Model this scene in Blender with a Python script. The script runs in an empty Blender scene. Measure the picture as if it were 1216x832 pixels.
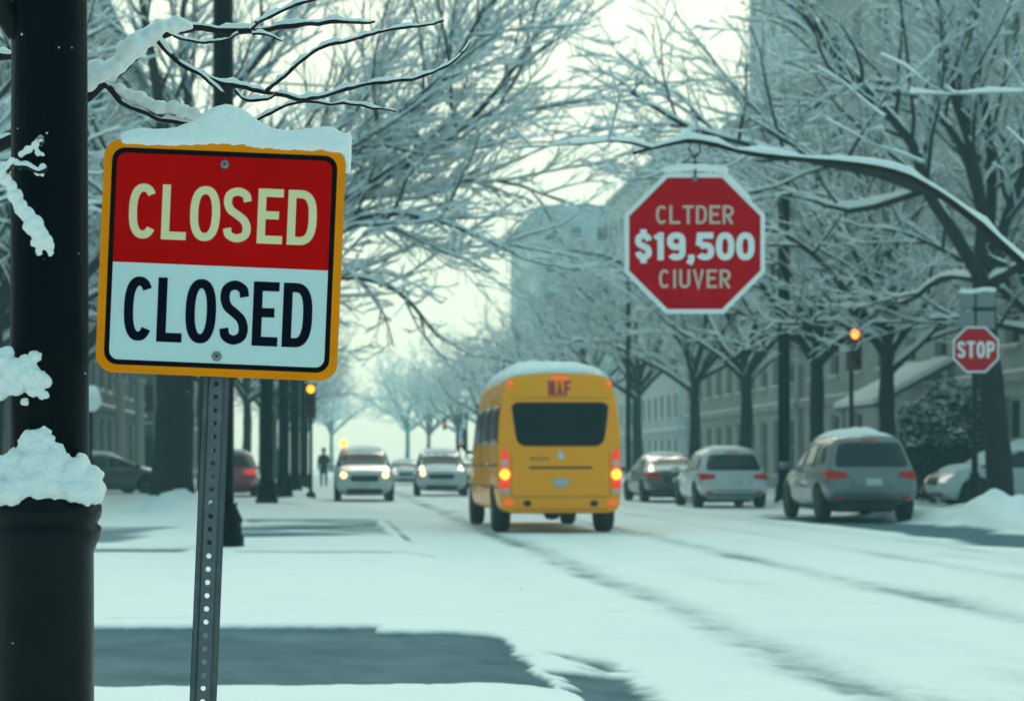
import bpy, bmesh, math, random
import numpy as np
from mathutils import Vector, Matrix, noise
from mathutils.bvhtree import BVHTree

# ------------------------------------------------------------------ camera, world, light
scn = bpy.context.scene
COL = scn.collection
F, VX, VY, H = 2200.0, 390.0, 552.0, 1.15          # focal length in photo pixels, vanishing point, eye height

cam = bpy.data.cameras.new('camera')
cam.sensor_width = 36.0
cam.lens = F / 1216 * 36
cam.shift_x = (608 - VX) / 1216
cam.shift_y = (VY - 416) / 1216
cam.clip_start = 0.05
cam.clip_end = 3000
cam.dof.use_dof = True
cam.dof.focus_distance = 4.3
cam.dof.aperture_fstop = 65.13 / 10.0
cam_o = bpy.data.objects.new('camera', cam)
COL.objects.link(cam_o)
cam_o.location = (0, 0, H)
cam_o.rotation_euler = (math.radians(90), 0, 0)
scn.camera = cam_o

SUN_EL, SUN_AZ = math.radians(30), math.radians(5)   # beyond the street, above the haze
world = bpy.data.worlds.new('World')
scn.world = world
world.use_nodes = True
nt = world.node_tree
for n in list(nt.nodes):
    nt.nodes.remove(n)
def N(tree, kind, **kw):
    n = tree.nodes.new(kind)
    for k, v in kw.items():
        if k.startswith('i_'):
            n.inputs[k[2:].replace('_', ' ')].default_value = v
        else:
            setattr(n, k, v)
    return n
out = N(nt, 'ShaderNodeOutputWorld')
bg = N(nt, 'ShaderNodeBackground')
bg.inputs['Strength'].default_value = 0.15
sky = N(nt, 'ShaderNodeTexSky', sky_type='NISHITA')
sky.sun_disc = False
sky.sun_elevation = SUN_EL
sky.sun_rotation = SUN_AZ
sky.air_density = 1.5
sky.dust_density = 4.0
# overcast cloud cover over the clear sky: cream towards the lit end of the street, blue-green overhead
tc = N(nt, 'ShaderNodeTexCoord')
dot = N(nt, 'ShaderNodeVectorMath', operation='DOT_PRODUCT')
dot.inputs[1].default_value = (math.sin(SUN_AZ) * .985, math.cos(SUN_AZ) * .985, 0.17)
ramp = N(nt, 'ShaderNodeValToRGB')
ramp.color_ramp.interpolation = 'EASE'
e = ramp.color_ramp.elements
e[0].position, e[0].color = 0.0, (1.9, 3.85, 4.2, 1)
e[1].position, e[1].color = 1.0, (5.9, 6.9, 5.5, 1)
m1 = e.new(0.45); m1.color = (3.3, 6.0, 6.1, 1)
m2 = e.new(0.80); m2.color = (8.2, 9.4, 7.6, 1)  # bright warm band above the frame, added to light the ground
m3 = e.new(0.935); m3.color = (6.0, 7.0, 5.6, 1)
mr = N(nt, 'ShaderNodeMapRange')
mr.inputs['From Min'].default_value = -0.6
mr.inputs['From Max'].default_value = 1.0
cl = N(nt, 'ShaderNodeTexNoise')
cl.inputs['Scale'].default_value = 3.0
cl.inputs['Detail'].default_value = 4.0
clm = N(nt, 'ShaderNodeMapRange')
clm.inputs['To Min'].default_value = 0.90
clm.inputs['To Max'].default_value = 1.10
mulc = N(nt, 'ShaderNodeVectorMath', operation='SCALE')
mix = N(nt, 'ShaderNodeMix', data_type='RGBA')
mix.inputs['Factor'].default_value = 0.90
L = nt.links.new
L(tc.outputs['Generated'], dot.inputs[0])
L(dot.outputs['Value'], mr.inputs['Value'])
L(mr.outputs['Result'], ramp.inputs['Fac'])
L(tc.outputs['Generated'], cl.inputs['Vector'])
L(cl.outputs['Fac'], clm.inputs['Value'])
L(ramp.outputs['Color'], mulc.inputs[0])
L(clm.outputs['Result'], mulc.inputs['Scale'])
L(sky.outputs['Color'], mix.inputs[6])
L(mulc.outputs['Vector'], mix.inputs[7])
L(mix.outputs[2], bg.inputs['Color'])
L(bg.outputs['Background'], out.inputs['Surface'])

sun = bpy.data.lights.new('sun', 'SUN')
sun.energy = 1.1
sun.angle = math.radians(25)
sun.color = (1.0, 0.95, 0.82)
sun_o = bpy.data.objects.new('sun', sun)
COL.objects.link(sun_o)
sd = Vector((math.sin(SUN_AZ) * math.cos(SUN_EL), math.cos(SUN_AZ) * math.cos(SUN_EL), math.sin(SUN_EL)))
sun_o.rotation_euler = (-sd).to_track_quat('-Z', 'Y').to_euler()

vs = scn.view_settings
vs.view_transform = 'Standard'
vs.look = 'None'
vs.exposure = -0.02
vs.gamma = 1.0
scn.cycles.use_denoising = True
scn.cycles.max_bounces = 5
scn.cycles.diffuse_bounces = 3
scn.cycles.glossy_bounces = 2
scn.cycles.transmission_bounces = 3
scn.cycles.volume_bounces = 1
scn.cycles.sample_clamp_indirect = 4.0
scn.cycles.use_adaptive_sampling = True
scn.cycles.adaptive_threshold = 0.02

# ------------------------------------------------------------------ materials
def shader(name, col, rough=0.6, metal=0.0, var=0.0, vscale=8.0, bump=0.0, bscale=40.0, emit=None, estr=0.0, coat=0.0, spec=0.5, col2=None, stretch=None):
    m = bpy.data.materials.new(name)
    m.use_nodes = True
    t = m.node_tree
    b = t.nodes['Principled BSDF']
    b.inputs['Base Color'].default_value = (*col, 1)
    b.inputs['Roughness'].default_value = rough
    b.inputs['Metallic'].default_value = metal
    b.inputs['Specular IOR Level'].default_value = spec
    b.inputs['Coat Weight'].default_value = coat
    if emit:
        b.inputs['Emission Color'].default_value = (*emit, 1)
        b.inputs['Emission Strength'].default_value = estr
    if var or bump:
        co = N(t, 'ShaderNodeTexCoord')
        src = co.outputs['Object']
        if stretch:
            mp = N(t, 'ShaderNodeMapping')
            mp.inputs['Scale'].default_value = stretch
            t.links.new(src, mp.inputs['Vector'])
            src = mp.outputs['Vector']
    if var:
        nz = N(t, 'ShaderNodeTexNoise')
        nz.inputs['Scale'].default_value = vscale
        nz.inputs['Detail'].default_value = 6
        nz.inputs['Roughness'].default_value = 0.65
        rm = N(t, 'ShaderNodeMapRange')
        rm.inputs['From Min'].default_value = 0.3
        rm.inputs['From Max'].default_value = 0.7
        mx = N(t, 'ShaderNodeMix', data_type='RGBA')
        c2 = col2 or tuple(max(0, c * (1 - var)) for c in col)
        mx.inputs[6].default_value = (*col, 1)
        mx.inputs[7].default_value = (*c2, 1)
        t.links.new(src, nz.inputs['Vector'])
        t.links.new(nz.outputs['Fac'], rm.inputs['Value'])
        t.links.new(rm.outputs['Result'], mx.inputs['Factor'])
        t.links.new(mx.outputs[2], b.inputs['Base Color'])
    if bump:
        nb = N(t, 'ShaderNodeTexNoise')
        nb.inputs['Scale'].default_value = bscale
        nb.inputs['Detail'].default_value = 5
        bp = N(t, 'ShaderNodeBump')
        bp.inputs['Strength'].default_value = bump
        bp.inputs['Distance'].default_value = 0.02
        t.links.new(src, nb.inputs['Vector'])
        t.links.new(nb.outputs['Fac'], bp.inputs['Height'])
        t.links.new(bp.outputs['Normal'], b.inputs['Normal'])
    return m

M = {}
M['snow'] = shader('snow', (.86, .88, .88), .85, var=.05, vscale=6, bump=.35, bscale=60, spec=.2)
M['twig_snow'] = shader('twig_snow', (.84, .86, .86), .9, spec=.1)
M['bark'] = shader('bark', (.030, .026, .026), .9, var=.5, vscale=5, bump=.8, bscale=14, spec=.2, stretch=(3, 3, .5))
M['rime_haze'] = shader('rime_haze_twig', (.36, .42, .45), .95, spec=.0)  # frosty twigs; on far trees the pale tone also paints in haze
M['twig_bark'] = shader('twig_bark', (.022, .024, .030), .85, spec=.2)
M['post_paint'] = shader('post_paint', (.0012, .0055, .0088), .36, var=.5, vscale=9, bump=.12, bscale=25, stretch=(4, 4, .6), spec=.05)
M['post_gloss'] = shader('post_paint_base', (.0012, .0055, .0088), .32, var=.5, vscale=9, bump=.1, bscale=25, spec=.14)
M['galv'] = shader('galvanised_steel', (.13, .15, .17), .5, .55, var=.35, vscale=30, bump=.08, bscale=90)
M['bolt'] = shader('bolt_zinc', (.30, .31, .32), .4, .9, var=.4, vscale=120)
M['bolt_dark'] = shader('bolt_socket', (.03, .03, .035), .6, .5)
M['sign_red'] = shader('sign_red', (.60, .003, .003), .6, var=.14, vscale=5, spec=.0)
M['sign_white'] = shader('sign_white', (.62, .75, .75), .6, var=.06, vscale=4, spec=.0)
M['sign_orange'] = shader('sign_orange', (.95, .27, .004), .55, var=.12, vscale=14, spec=.0)
M['sign_black'] = shader('sign_black', (.006, .006, .009), .6, spec=.0)
M['sign_cream'] = shader('sign_cream', (.80, .70, .40), .55, var=.06, vscale=20, spec=.25)
M['sign_navy'] = shader('sign_navy', (.005, .006, .014), .6, spec=.0)
M['alu'] = shader('sign_back_aluminium', (.33, .34, .35), .5, .6, var=.2)
M['oct_red'] = shader('octagon_red', (.56, .004, .016), .6, var=.22, vscale=6, spec=.0)
M['oct_white'] = shader('octagon_white', (.78, .80, .80), .55, var=.08, vscale=9, spec=.25)
M['oct_faded'] = shader('octagon_faded_letter', (.62, .50, .40), .6, var=.2, vscale=30, spec=.2)
M['iron'] = shader('dark_iron', (.008, .014, .018), .5, var=.3, spec=.12)
M['grey_panel'] = shader('grey_panel', (.20, .22, .23), .6, var=.2)
M['tyre'] = shader('tyre_rubber', (.012, .012, .013), .85, var=.3, bump=.2)
M['rim'] = shader('wheel_rim', (.35, .36, .37), .35, .8, var=.3)
M['glass'] = shader('car_glass', (.008, .014, .018), .1, spec=.4)
M['glass_dark'] = shader('bus_glass', (.004, .009, .014), .2, spec=.16)
M['plastic'] = shader('black_plastic', (.014, .015, .017), .55)
M['plate'] = shader('number_plate', (.42, .44, .44), .5)
M['chrome'] = shader('chrome', (.6, .6, .6), .2, 1.0)
M['red_lens'] = shader('red_lens', (.34, .004, .006), .35, coat=.1, spec=.15, emit=(1, .02, .02), estr=.06)
M['red_lit'] = shader('red_lens_lit', (.7, .03, .01), .3, emit=(1, .05, .015), estr=.55)
M['amber_lit'] = shader('amber_bulb_lit', (.9, .4, .05), .3, emit=(1, .32, .02), estr=3.2)
M['marker_lit'] = shader('marker_lamp_lit', (.8, .1, .02), .3, emit=(1, .10, .02), estr=.6)
M['clear_lens'] = shader('clear_lens', (.45, .46, .46), .15, coat=.5)
M['head_lit'] = shader('headlamp_lit', (.9, .8, .5), .2, emit=(1, .66, .22), estr=2.6)
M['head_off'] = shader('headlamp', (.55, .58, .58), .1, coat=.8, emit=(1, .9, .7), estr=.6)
M['signal_amber'] = shader('signal_amber_lit', (.9, .4, .05), .3, emit=(1, .36, .015), estr=3.2)
M['signal_orange'] = shader('signal_orange_lit', (.9, .3, .05), .3, emit=(1, .24, .03), estr=4)
M['signal_off'] = shader('signal_lens_off', (.09, .03, .02), .3)
M['signal_box'] = shader('signal_housing', (.10, .055, .035), .6, var=.3)
M['globe'] = shader('globe_glass', (.72, .74, .74), .35)
def paint(name, col, dirt=(.30, .31, .31), amount=.3, coat=.9, spec=.4):
    return shader(name, col, .36, 0.0, var=.4, vscale=2.2, coat=coat, spec=spec, col2=tuple(c * (1 - amount) + d * amount for c, d in zip(col, dirt)))
M['bus_yellow'] = paint('bus_yellow', (1.0, .33, .002), (.92, .36, .02), .15, .45, .05)
M['bus_red'] = shader('bus_red_letter', (.45, .02, .02), .5)
M['bus_seam'] = shader('bus_seam', (.14, .07, .01), .6)
M['bus_ghost'] = shader('bus_worn_script', (.55, .22, .02), .6)
M['silver'] = paint('silver_paint', (.50, .52, .53))
M['grey'] = paint('grey_paint', (.115, .13, .14), amount=.2)
M['dark'] = paint('dark_paint', (.035, .042, .05), amount=.15)
M['red_car'] = paint('red_paint', (.28, .015, .02))
M['white_car'] = paint('pale_paint', (.50, .53, .54), coat=.2)
M['stone'] = shader('cream_stone', (.43, .44, .43), .8, var=.25, vscale=1.2, bump=.3, bscale=8)
M['stone2'] = shader('grey_stone', (.48, .49, .49), .8, var=.25, vscale=.8, bump=.3, bscale=8)  # far blocks coloured pale to carry part of the haze fade
M['stone_dark'] = shader('dark_facade', (.055, .065, .07), .7, var=.35, vscale=.7)
M['stone_mid'] = shader('mid_facade', (.15, .16, .165), .8, var=.3, vscale=.7)
M['trim'] = shader('window_trim', (.42, .42, .40), .7, var=.2)
M['pane'] = shader('window_pane', (.02, .03, .036), .1, spec=.6)
M['awning'] = shader('awning_slate', (.07, .08, .085), .7)
M['leaf_dark'] = shader('evergreen_leaf', (.015, .035, .032), .8, var=.4)
M['coat'] = shader('dark_coat', (.012, .013, .018), .9)
M['skin'] = shader('skin', (.45, .28, .21), .6)
M['trouser'] = shader('dark_trouser', (.02, .022, .03), .9)
M['cable'] = shader('overhead_cable', (.015, .016, .018), .7)

# ------------------------------------------------------------------ helpers
def P(px, py, Y):
    """photo pixel at a real distance Y -> point in the street (metres)"""
    return Vector(((px - VX) * Y / F, Y, H - (py - VY) * Y / F))

def link(o, parent=None):
    COL.objects.link(o)
    if parent:
        o.parent = parent
    return o

def tag(o, label=None, cat=None, group=None, kind=None):
    if label: o['label'] = label
    if cat: o['category'] = cat
    if group: o['group'] = group
    if kind: o['kind'] = kind
    return o

def empty(name, loc, label, cat, rz=0, group=None, ry=0):
    o = bpy.data.objects.new(name, None)
    o.empty_display_size = .2
    link(o)
    o.location = loc
    o.rotation_euler = (0, ry, rz)
    return tag(o, label, cat, group)

def mesh_obj(name, verts, faces, mats, parent=None, mi=None, smooth=False, loc=None):
    me = bpy.data.meshes.new(name)
    if isinstance(verts, np.ndarray) and isinstance(faces, np.ndarray):
        nv, nf, k = len(verts), len(faces), faces.shape[1]
        me.vertices.add(nv); me.vertices.foreach_set('co', verts.astype(np.float32).ravel())
        me.loops.add(nf * k); me.loops.foreach_set('vertex_index', faces.astype(np.int32).ravel())
        me.polygons.add(nf)
        me.polygons.foreach_set('loop_start', np.arange(0, nf * k, k, dtype=np.int32))
        if mi is not None:
            me.polygons.foreach_set('material_index', np.asarray(mi, dtype=np.int32))
        me.update(calc_edges=True)
    else:
        me.from_pydata([tuple(v) for v in verts], [], [tuple(f) for f in faces])
        if mi is not None:
            me.polygons.foreach_set('material_index', np.asarray(mi, dtype=np.int32))
    if not isinstance(mats, (list, tuple)):
        mats = [mats]
    for m in mats:
        me.materials.append(m)
    me.polygons.foreach_set('use_smooth', np.full(len(me.polygons), smooth, dtype=bool))
    me.update()
    o = bpy.data.objects.new(name, me)
    link(o, parent)
    if loc is not None:
        o.location = loc
    return o

class MB:
    def __init__(self):
        self.v, self.f, self.m = [], [], []
    def add(self, v, f, m=0):
        b = len(self.v)
        self.v += [tuple(p) for p in v]
        self.f += [tuple(b + i for i in q) for q in f]
        self.m += [m] * len(f)
        return self
    def box(self, c, s, m=0, rot=None, bev=0):
        bm = bmesh.new()
        bmesh.ops.create_cube(bm, size=1.0)
        bmesh.ops.scale(bm, vec=s, verts=bm.verts)
        if bev:
            bmesh.ops.bevel(bm, geom=list(bm.edges), offset=bev, segments=2, affect='EDGES', profile=.6)
        if rot is not None:
            bmesh.ops.transform(bm, matrix=rot.to_4x4(), verts=bm.verts)
        bmesh.ops.translate(bm, vec=c, verts=bm.verts)
        self.bm(bm, m)
        return self
    def bm(self, bm, m=0):
        bm.verts.ensure_lookup_table()
        for i, v in enumerate(bm.verts): v.index = i
        self.add([v.co[:] for v in bm.verts], [[v.index for v in f.verts] for f in bm.faces], m)
        bm.free()
    def lathe(self, prof, c=(0, 0, 0), n=24, axis='z', m=0, cap=True):
        v, f = [], []
        for r, z in prof:
            for k in range(n):
                a = 2 * math.pi * k / n
                p = (r * math.cos(a), r * math.sin(a), z)
                if axis == 'x': p = (p[2], p[0], p[1])
                if axis == 'y': p = (p[0], p[2], p[1])
                v.append((p[0] + c[0], p[1] + c[1], p[2] + c[2]))
        for i in range(len(prof) - 1):
            for k in range(n):
                f.append((i * n + k, i * n + (k + 1) % n, (i + 1) * n + (k + 1) % n, (i + 1) * n + k))
        if cap:
            f.append(tuple(range(n))[::-1]); f.append(tuple((len(prof) - 1) * n + k for k in range(n)))
        return self.add(v, f, m)
    def tube(self, pts, r, n=8, m=0):
        pts = [Vector(p) for p in pts]
        rs = r if isinstance(r, (list, tuple)) else [r] * len(pts)
        v, f = [], []
        for i, p in enumerate(pts):
            t = (pts[min(i + 1, len(pts) - 1)] - pts[max(i - 1, 0)]).normalized()
            a = Vector((0, 0, 1)) if abs(t.z) < .9 else Vector((0, 1, 0))
            s = t.cross(a).normalized(); u = s.cross(t)
            for k in range(n):
                an = 2 * math.pi * k / n
                v.append(p + s * math.cos(an) * rs[i] + u * math.sin(an) * rs[i])
        for i in range(len(pts) - 1):
            for k in range(n):
                f.append((i * n + k, i * n + (k + 1) % n, (i + 1) * n + (k + 1) % n, (i + 1) * n + k))
        f.append(tuple(range(n))[::-1]); f.append(tuple((len(pts) - 1) * n + k for k in range(n)))
        return self.add(v, f, m)
    def prism(self, outline, y0, y1, m=0, plane='xz'):
        n = len(outline)
        w = lambda a, b, d: (a, d, b) if plane == 'xz' else ((d, a, b) if plane == 'yz' else (a, b, d))
        v = [w(a, b, y0) for a, b in outline] + [w(a, b, y1) for a, b in outline]
        f = [tuple(range(n)), tuple(range(2 * n - 1, n - 1, -1))]
        f += [(i, i + n, (i + 1) % n + n, (i + 1) % n) for i in range(n)]
        return self.add(v, f, m)
    def ringprism(self, o1, o2, y0, y1, m=0):
        """ring between outer outline o1 and inner outline o2 (same count), in the xz plane"""
        n = len(o1)
        v = [(a, y0, b) for a, b in o1] + [(a, y0, b) for a, b in o2] + [(a, y1, b) for a, b in o1] + [(a, y1, b) for a, b in o2]
        f = []
        for i in range(n):
            j = (i + 1) % n
            f += [(i, j, n + j, n + i), (2 * n + i, 3 * n + i, 3 * n + j, 2 * n + j), (i, 2 * n + i, 2 * n + j, j), (n + i, n + j, 3 * n + j, 3 * n + i)]
        return self.add(v, f, m)
    def build(self, name, mats, parent=None, smooth=False, loc=None):
        return mesh_obj(name, self.v, self.f, mats, parent, self.m, smooth, loc)

def copy_tree(o, parent=None):
    kids = [c for c in bpy.data.objects if c.parent == o]
    c = o.copy()
    COL.objects.link(c)
    if parent: c.parent = parent
    for k in kids: copy_tree(k, c)
    return c

def evaluated(o):
    """bake an object's modifiers into its mesh"""
    dg = bpy.context.evaluated_depsgraph_get()
    dg.update()
    me = bpy.data.meshes.new_from_object(o.evaluated_get(dg))
    o.modifiers.clear()
    old = o.data
    o.data = me
    bpy.data.meshes.remove(old)
    return o

def rrect(w, h, r, n=6, cx=0, cy=0):
    p = []
    for sx, sy, a0 in ((1, 1, 0), (-1, 1, 90), (-1, -1, 180), (1, -1, 270)):
        for k in range(n + 1):
            a = math.radians(a0 + 90 * k / n)
            p.append((cx + sx * (w / 2 - r) + r * math.cos(a), cy + sy * (h / 2 - r) + r * math.sin(a)))
    return p

def catmull(pts, sub=6):
    pts = [np.array(p, dtype=float) for p in pts]
    q = [2 * pts[0] - pts[1]] + pts + [2 * pts[-1] - pts[-2]]
    o = []
    for i in range(1, len(q) - 2):
        for k in range(sub):
            t = k / sub
            a, b, c, d = q[i - 1], q[i], q[i + 1], q[i + 2]
            o.append(.5 * (2 * b + (c - a) * t + (2 * a - 5 * b + 4 * c - d) * t * t + (3 * b - a - 3 * c + d) * t ** 3))
    o.append(pts[-1])
    return np.array(o)

def blob(name, balls, voxel, parent, amp=.01, size=.05, seed=0, mat=None, smooth=2):
    """snow lump: overlapping balls fused, then roughened"""
    bm = bmesh.new()
    for (x, y, z, r, *sq) in balls:
        s = bmesh.ops.create_icosphere(bm, subdivisions=2, radius=r)
        if sq: bmesh.ops.scale(bm, vec=sq[0], verts=s['verts'])
        bmesh.ops.translate(bm, vec=(x, y, z), verts=s['verts'])
    me = bpy.data.meshes.new(name)
    bm.to_mesh(me); bm.free()
    me.materials.append(mat or M['snow'])
    o = bpy.data.objects.new(name, me)
    link(o, parent)
    md = o.modifiers.new('r', 'REMESH'); md.mode = 'VOXEL'; md.voxel_size = voxel
    if smooth:
        sm = o.modifiers.new('s', 'SMOOTH'); sm.factor = .5; sm.iterations = smooth
    evaluated(o)
    off = Vector((seed * 7.3, seed * 3.1, 0))
    for v in o.data.vertices:
        p = v.co / size + off
        d = noise.noise(p) + .5 * noise.noise(p * 2.3) + .35 * noise.noise(p * 5.1) + .28 * noise.noise(p * 11.0)
        v.co = v.co + v.normal * d * amp
    o.data.polygons.foreach_set('use_smooth', np.ones(len(o.data.polygons), dtype=bool))
    return o

# ------------------------------------------------------------------ stroke lettering
def ell(cx, cy, rx, ry, a0, a1, n=28, ex=2.4):
    p = []
    for k in range(n + 1):
        a = math.radians(a0 + (a1 - a0) * k / n)
        c, s = math.cos(a), math.sin(a)
        p.append((cx + rx * math.copysign(abs(c) ** (2 / ex), c), cy + ry * math.copysign(abs(s) ** (2 / ex), s)))
    return p
def glyph(ch, w, h, t):
    """centre lines of a letter w wide and h tall, stroke t (list of (points, closed))"""
    x0, x1, y0, y1 = t / 2, w - t / 2, t / 2, h - t / 2
    cx, cy, rx, ry = w / 2, h / 2, (w - t) / 2, (h - t) / 2
    S = lambda pts: ([(x0 + a * (x1 - x0), y0 + b * (y1 - y0)) for a, b in pts], False)
    sm = lambda pts: ([tuple(q) for q in catmull([(x0 + a * (x1 - x0), y0 + b * (y1 - y0)) for a, b in pts], 7)], False)
    if ch in 'O0': return [(ell(cx, cy, rx, ry, 0, 360, 44)[:-1], True)]
    if ch == 'C': return [(ell(cx, cy, rx, ry, 42, 318, 40), False)]
    if ch == 'L': return [([(x0, h), (x0, y0), (w, y0)], False)]
    if ch == 'E': return [([(w, y1), (x0, y1), (x0, y0), (w, y0)], False), ([(x0 + t / 2, cy + .02 * h), (w * .84, cy + .02 * h)], False)]
    if ch == 'F': return [([(w, y1), (x0, y1), (x0, 0)], False), ([(x0 + t / 2, cy), (w * .84, cy)], False)]
    if ch == 'T': return [([(0, y1), (w, y1)], False), ([(cx, y1 - t / 2), (cx, 0)], False)]
    if ch == 'I': return [([(cx, h), (cx, 0)], False)]
    if ch == 'V': return [([(x0, h), (cx, y0 * .6), (x1, h)], False)]
    if ch == 'U': return [([(x0, h)] + ell(cx, y0 + rx, rx, rx, 180, 360, 16, 2.2) + [(x1, h)], False)]
    if ch == 'D':
        r = min(rx * 1.3, w - t)
        pts = [(x0, y0), (x0, y1), (x1 - r, y1)] + ell(x1 - r, cy, r, ry, 88, -88, 24, 2.7) + [(x1 - r, y0)]
        return [(pts, True)]
    if ch in 'RP':
        ym = h * .46
        r = min(rx * 1.2, w - t)
        cyb = (y1 + ym) / 2; ryb = (y1 - ym) / 2
        g = [([(x0, 0), (x0, y1), (x1 - r, y1)] + ell(x1 - r, cyb, r, ryb, 88, -88, 20, 2.5) + [(x1 - r, ym), (x0 + t / 2, ym)], False)]
        if ch == 'R': g.append(([(w * .48, ym - t / 2), (x1 + t * .05, 0)], False))
        return g
    if ch == 'S': return [sm([(1, .79), (.90, .93), (.5, 1), (.10, .93), (0, .77), (.14, .61), (.5, .50), (.86, .38), (1, .22), (.90, .07), (.5, 0), (.10, .07), (0, .21)])]
    if ch == '$': return [sm([(1, .76), (.88, .92), (.5, 1), (.12, .92), (0, .76), (.14, .60), (.5, .50), (.86, .40), (1, .24), (.88, .08), (.5, 0), (.12, .08), (0, .24)]),
                          ([(cx, h * 1.11), (cx, h - t * .5)], False), ([(cx, t * .5), (cx, -h * .11)], False)]
    if ch == '1': return [([(cx + w * .1, h), (cx + w * .1, 0)], False), ([(cx + w * .1 - t * .4, h - t * .62), (cx - w * .32, h * .76)], False)]
    if ch == '9':
        return [(ell(cx, h * .68, rx, h * .32 - t / 2, 0, 360, 30)[:-1], True), ([(x1, h * .66), (x1, h * .34)] + ell(cx, h * .30, rx, h * .30 - t / 2, 0, -150, 16)[1:], False)]
    if ch == '5':
        return [([(w * .95, y1), (x0 + .06 * w, y1), (x0, h * .52)], False), (ell(cx, h * .325, rx, h * .325 - t / 2, 140, -150, 26), False)]
    if ch == ',': return [([(w * .60, h * .20), (w * .60, h * .02), (w * .25, -h * .14)], False)]
    if ch == 'N': return [([(x0, 0), (x0, h)], False), ([(x1, 0), (x1, h)], False), ([(x0 + t * .3, h), (x1 - t * .3, 0)], False)]
    if ch == 'A': return [([(x0, 0), (cx, h - t * .4), (x1, 0)], False), ([(x0 + w * .18, h * .27), (x1 - w * .18, h * .27)], False)]
    return []
def ribbon(mb, pts, closed, t, place, d0, d1, m=0):
    pts = [np.array(p, dtype=float) for p in pts]
    n = len(pts)
    Lf, Rt = [], []
    for i in range(n):
        a = pts[(i - 1) % n] if (closed or i > 0) else None
        b = pts[(i + 1) % n] if (closed or i < n - 1) else None
        d1v = (pts[i] - a) / (np.linalg.norm(pts[i] - a) + 1e-12) if a is not None else None
        d2v = (b - pts[i]) / (np.linalg.norm(b - pts[i]) + 1e-12) if b is not None else None
        if d1v is None: d1v = d2v
        if d2v is None: d2v = d1v
        n1, n2 = np.array([-d1v[1], d1v[0]]), np.array([-d2v[1], d2v[0]])
        mm = n1 + n2
        mm = mm / (np.linalg.norm(mm) + 1e-12)
        k = 1 / max(.35, float(mm @ n1))
        Lf.append(pts[i] + mm * k * t / 2); Rt.append(pts[i] - mm * k * t / 2)
    v = [place(p[0], p[1], d1) for p in Lf] + [place(p[0], p[1], d1) for p in Rt] + [place(p[0], p[1], d0) for p in Lf] + [place(p[0], p[1], d0) for p in Rt]
    f = []
    for i in range(n if closed else n - 1):
        j = (i + 1) % n
        f += [(i, j, n + j, n + i), (i, 2 * n + i, 2 * n + j, j), (n + i, n + j, 3 * n + j, 3 * n + i)]
    if not closed:
        f += [(0, n, 3 * n, 2 * n), (n - 1, 3 * n - 1, 4 * n - 1, 2 * n - 1)]
    mb.add(v, f, m)
def lettering(name, text, cx, cz, h, widths, gap, t, place, mat, parent, d0=.0005, d1=.002):
    """raised or painted letters, centred on (cx, cz) of a face; place(u, v, d) maps to the thing's own space"""
    mb = MB()
    if not isinstance(widths, dict):
        widths = {c: widths for c in text}
    tot = sum(widths[c] for c in text) + gap * (len(text) - 1)
    x = cx - tot / 2
    k = 0
    for c in text:
        for pts, closed in glyph(c, widths[c], h, t):
            ribbon(mb, [(x + a, cz - h / 2 + b) for a, b in pts], closed, t, place, d0, d1 + k * .00025)
            k = (k + 1) % 4
        x += widths[c] + gap
    return mb.build(name, mat, parent)

# ------------------------------------------------------------------ ground, road, pavements (one height field, cut along the kerbs)
def vnoise(x, y, s, seed=0):
    rs = np.random.RandomState(seed)
    tab = rs.rand(256, 256)
    xs, ys = x / s + 500.3, y / s + 300.7
    xi, yi = np.floor(xs).astype(int), np.floor(ys).astype(int)
    fx, fy = xs - xi, ys - yi
    fx, fy = fx * fx * (3 - 2 * fx), fy * fy * (3 - 2 * fy)
    g = lambda a, b: tab[a % 256, b % 256]
    return (g(xi, yi) * (1 - fx) + g(xi + 1, yi) * fx) * (1 - fy) + (g(xi, yi + 1) * (1 - fx) + g(xi + 1, yi + 1) * fx) * fy
def fbm(x, y, s, seed=0, o=4):
    a, r = 0, 0
    for k in range(o):
        a = a + vnoise(x, y, s / 2 ** k, seed + k) * .5 ** k; r += .5 ** k
    return a / r
def sstep(a, b, v):
    t = np.clip((v - a) / (b - a), 0, 1)
    return t * t * (3 - 2 * t)
def window(v, a, b, s):
    return sstep(a - s, a + s, v) * (1 - sstep(b - s, b + s, v))
KERB_R = 11.7
def kerb_left(Y):
    return 1.14 - 1.75 * sstep(43, 50, Y)
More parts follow.
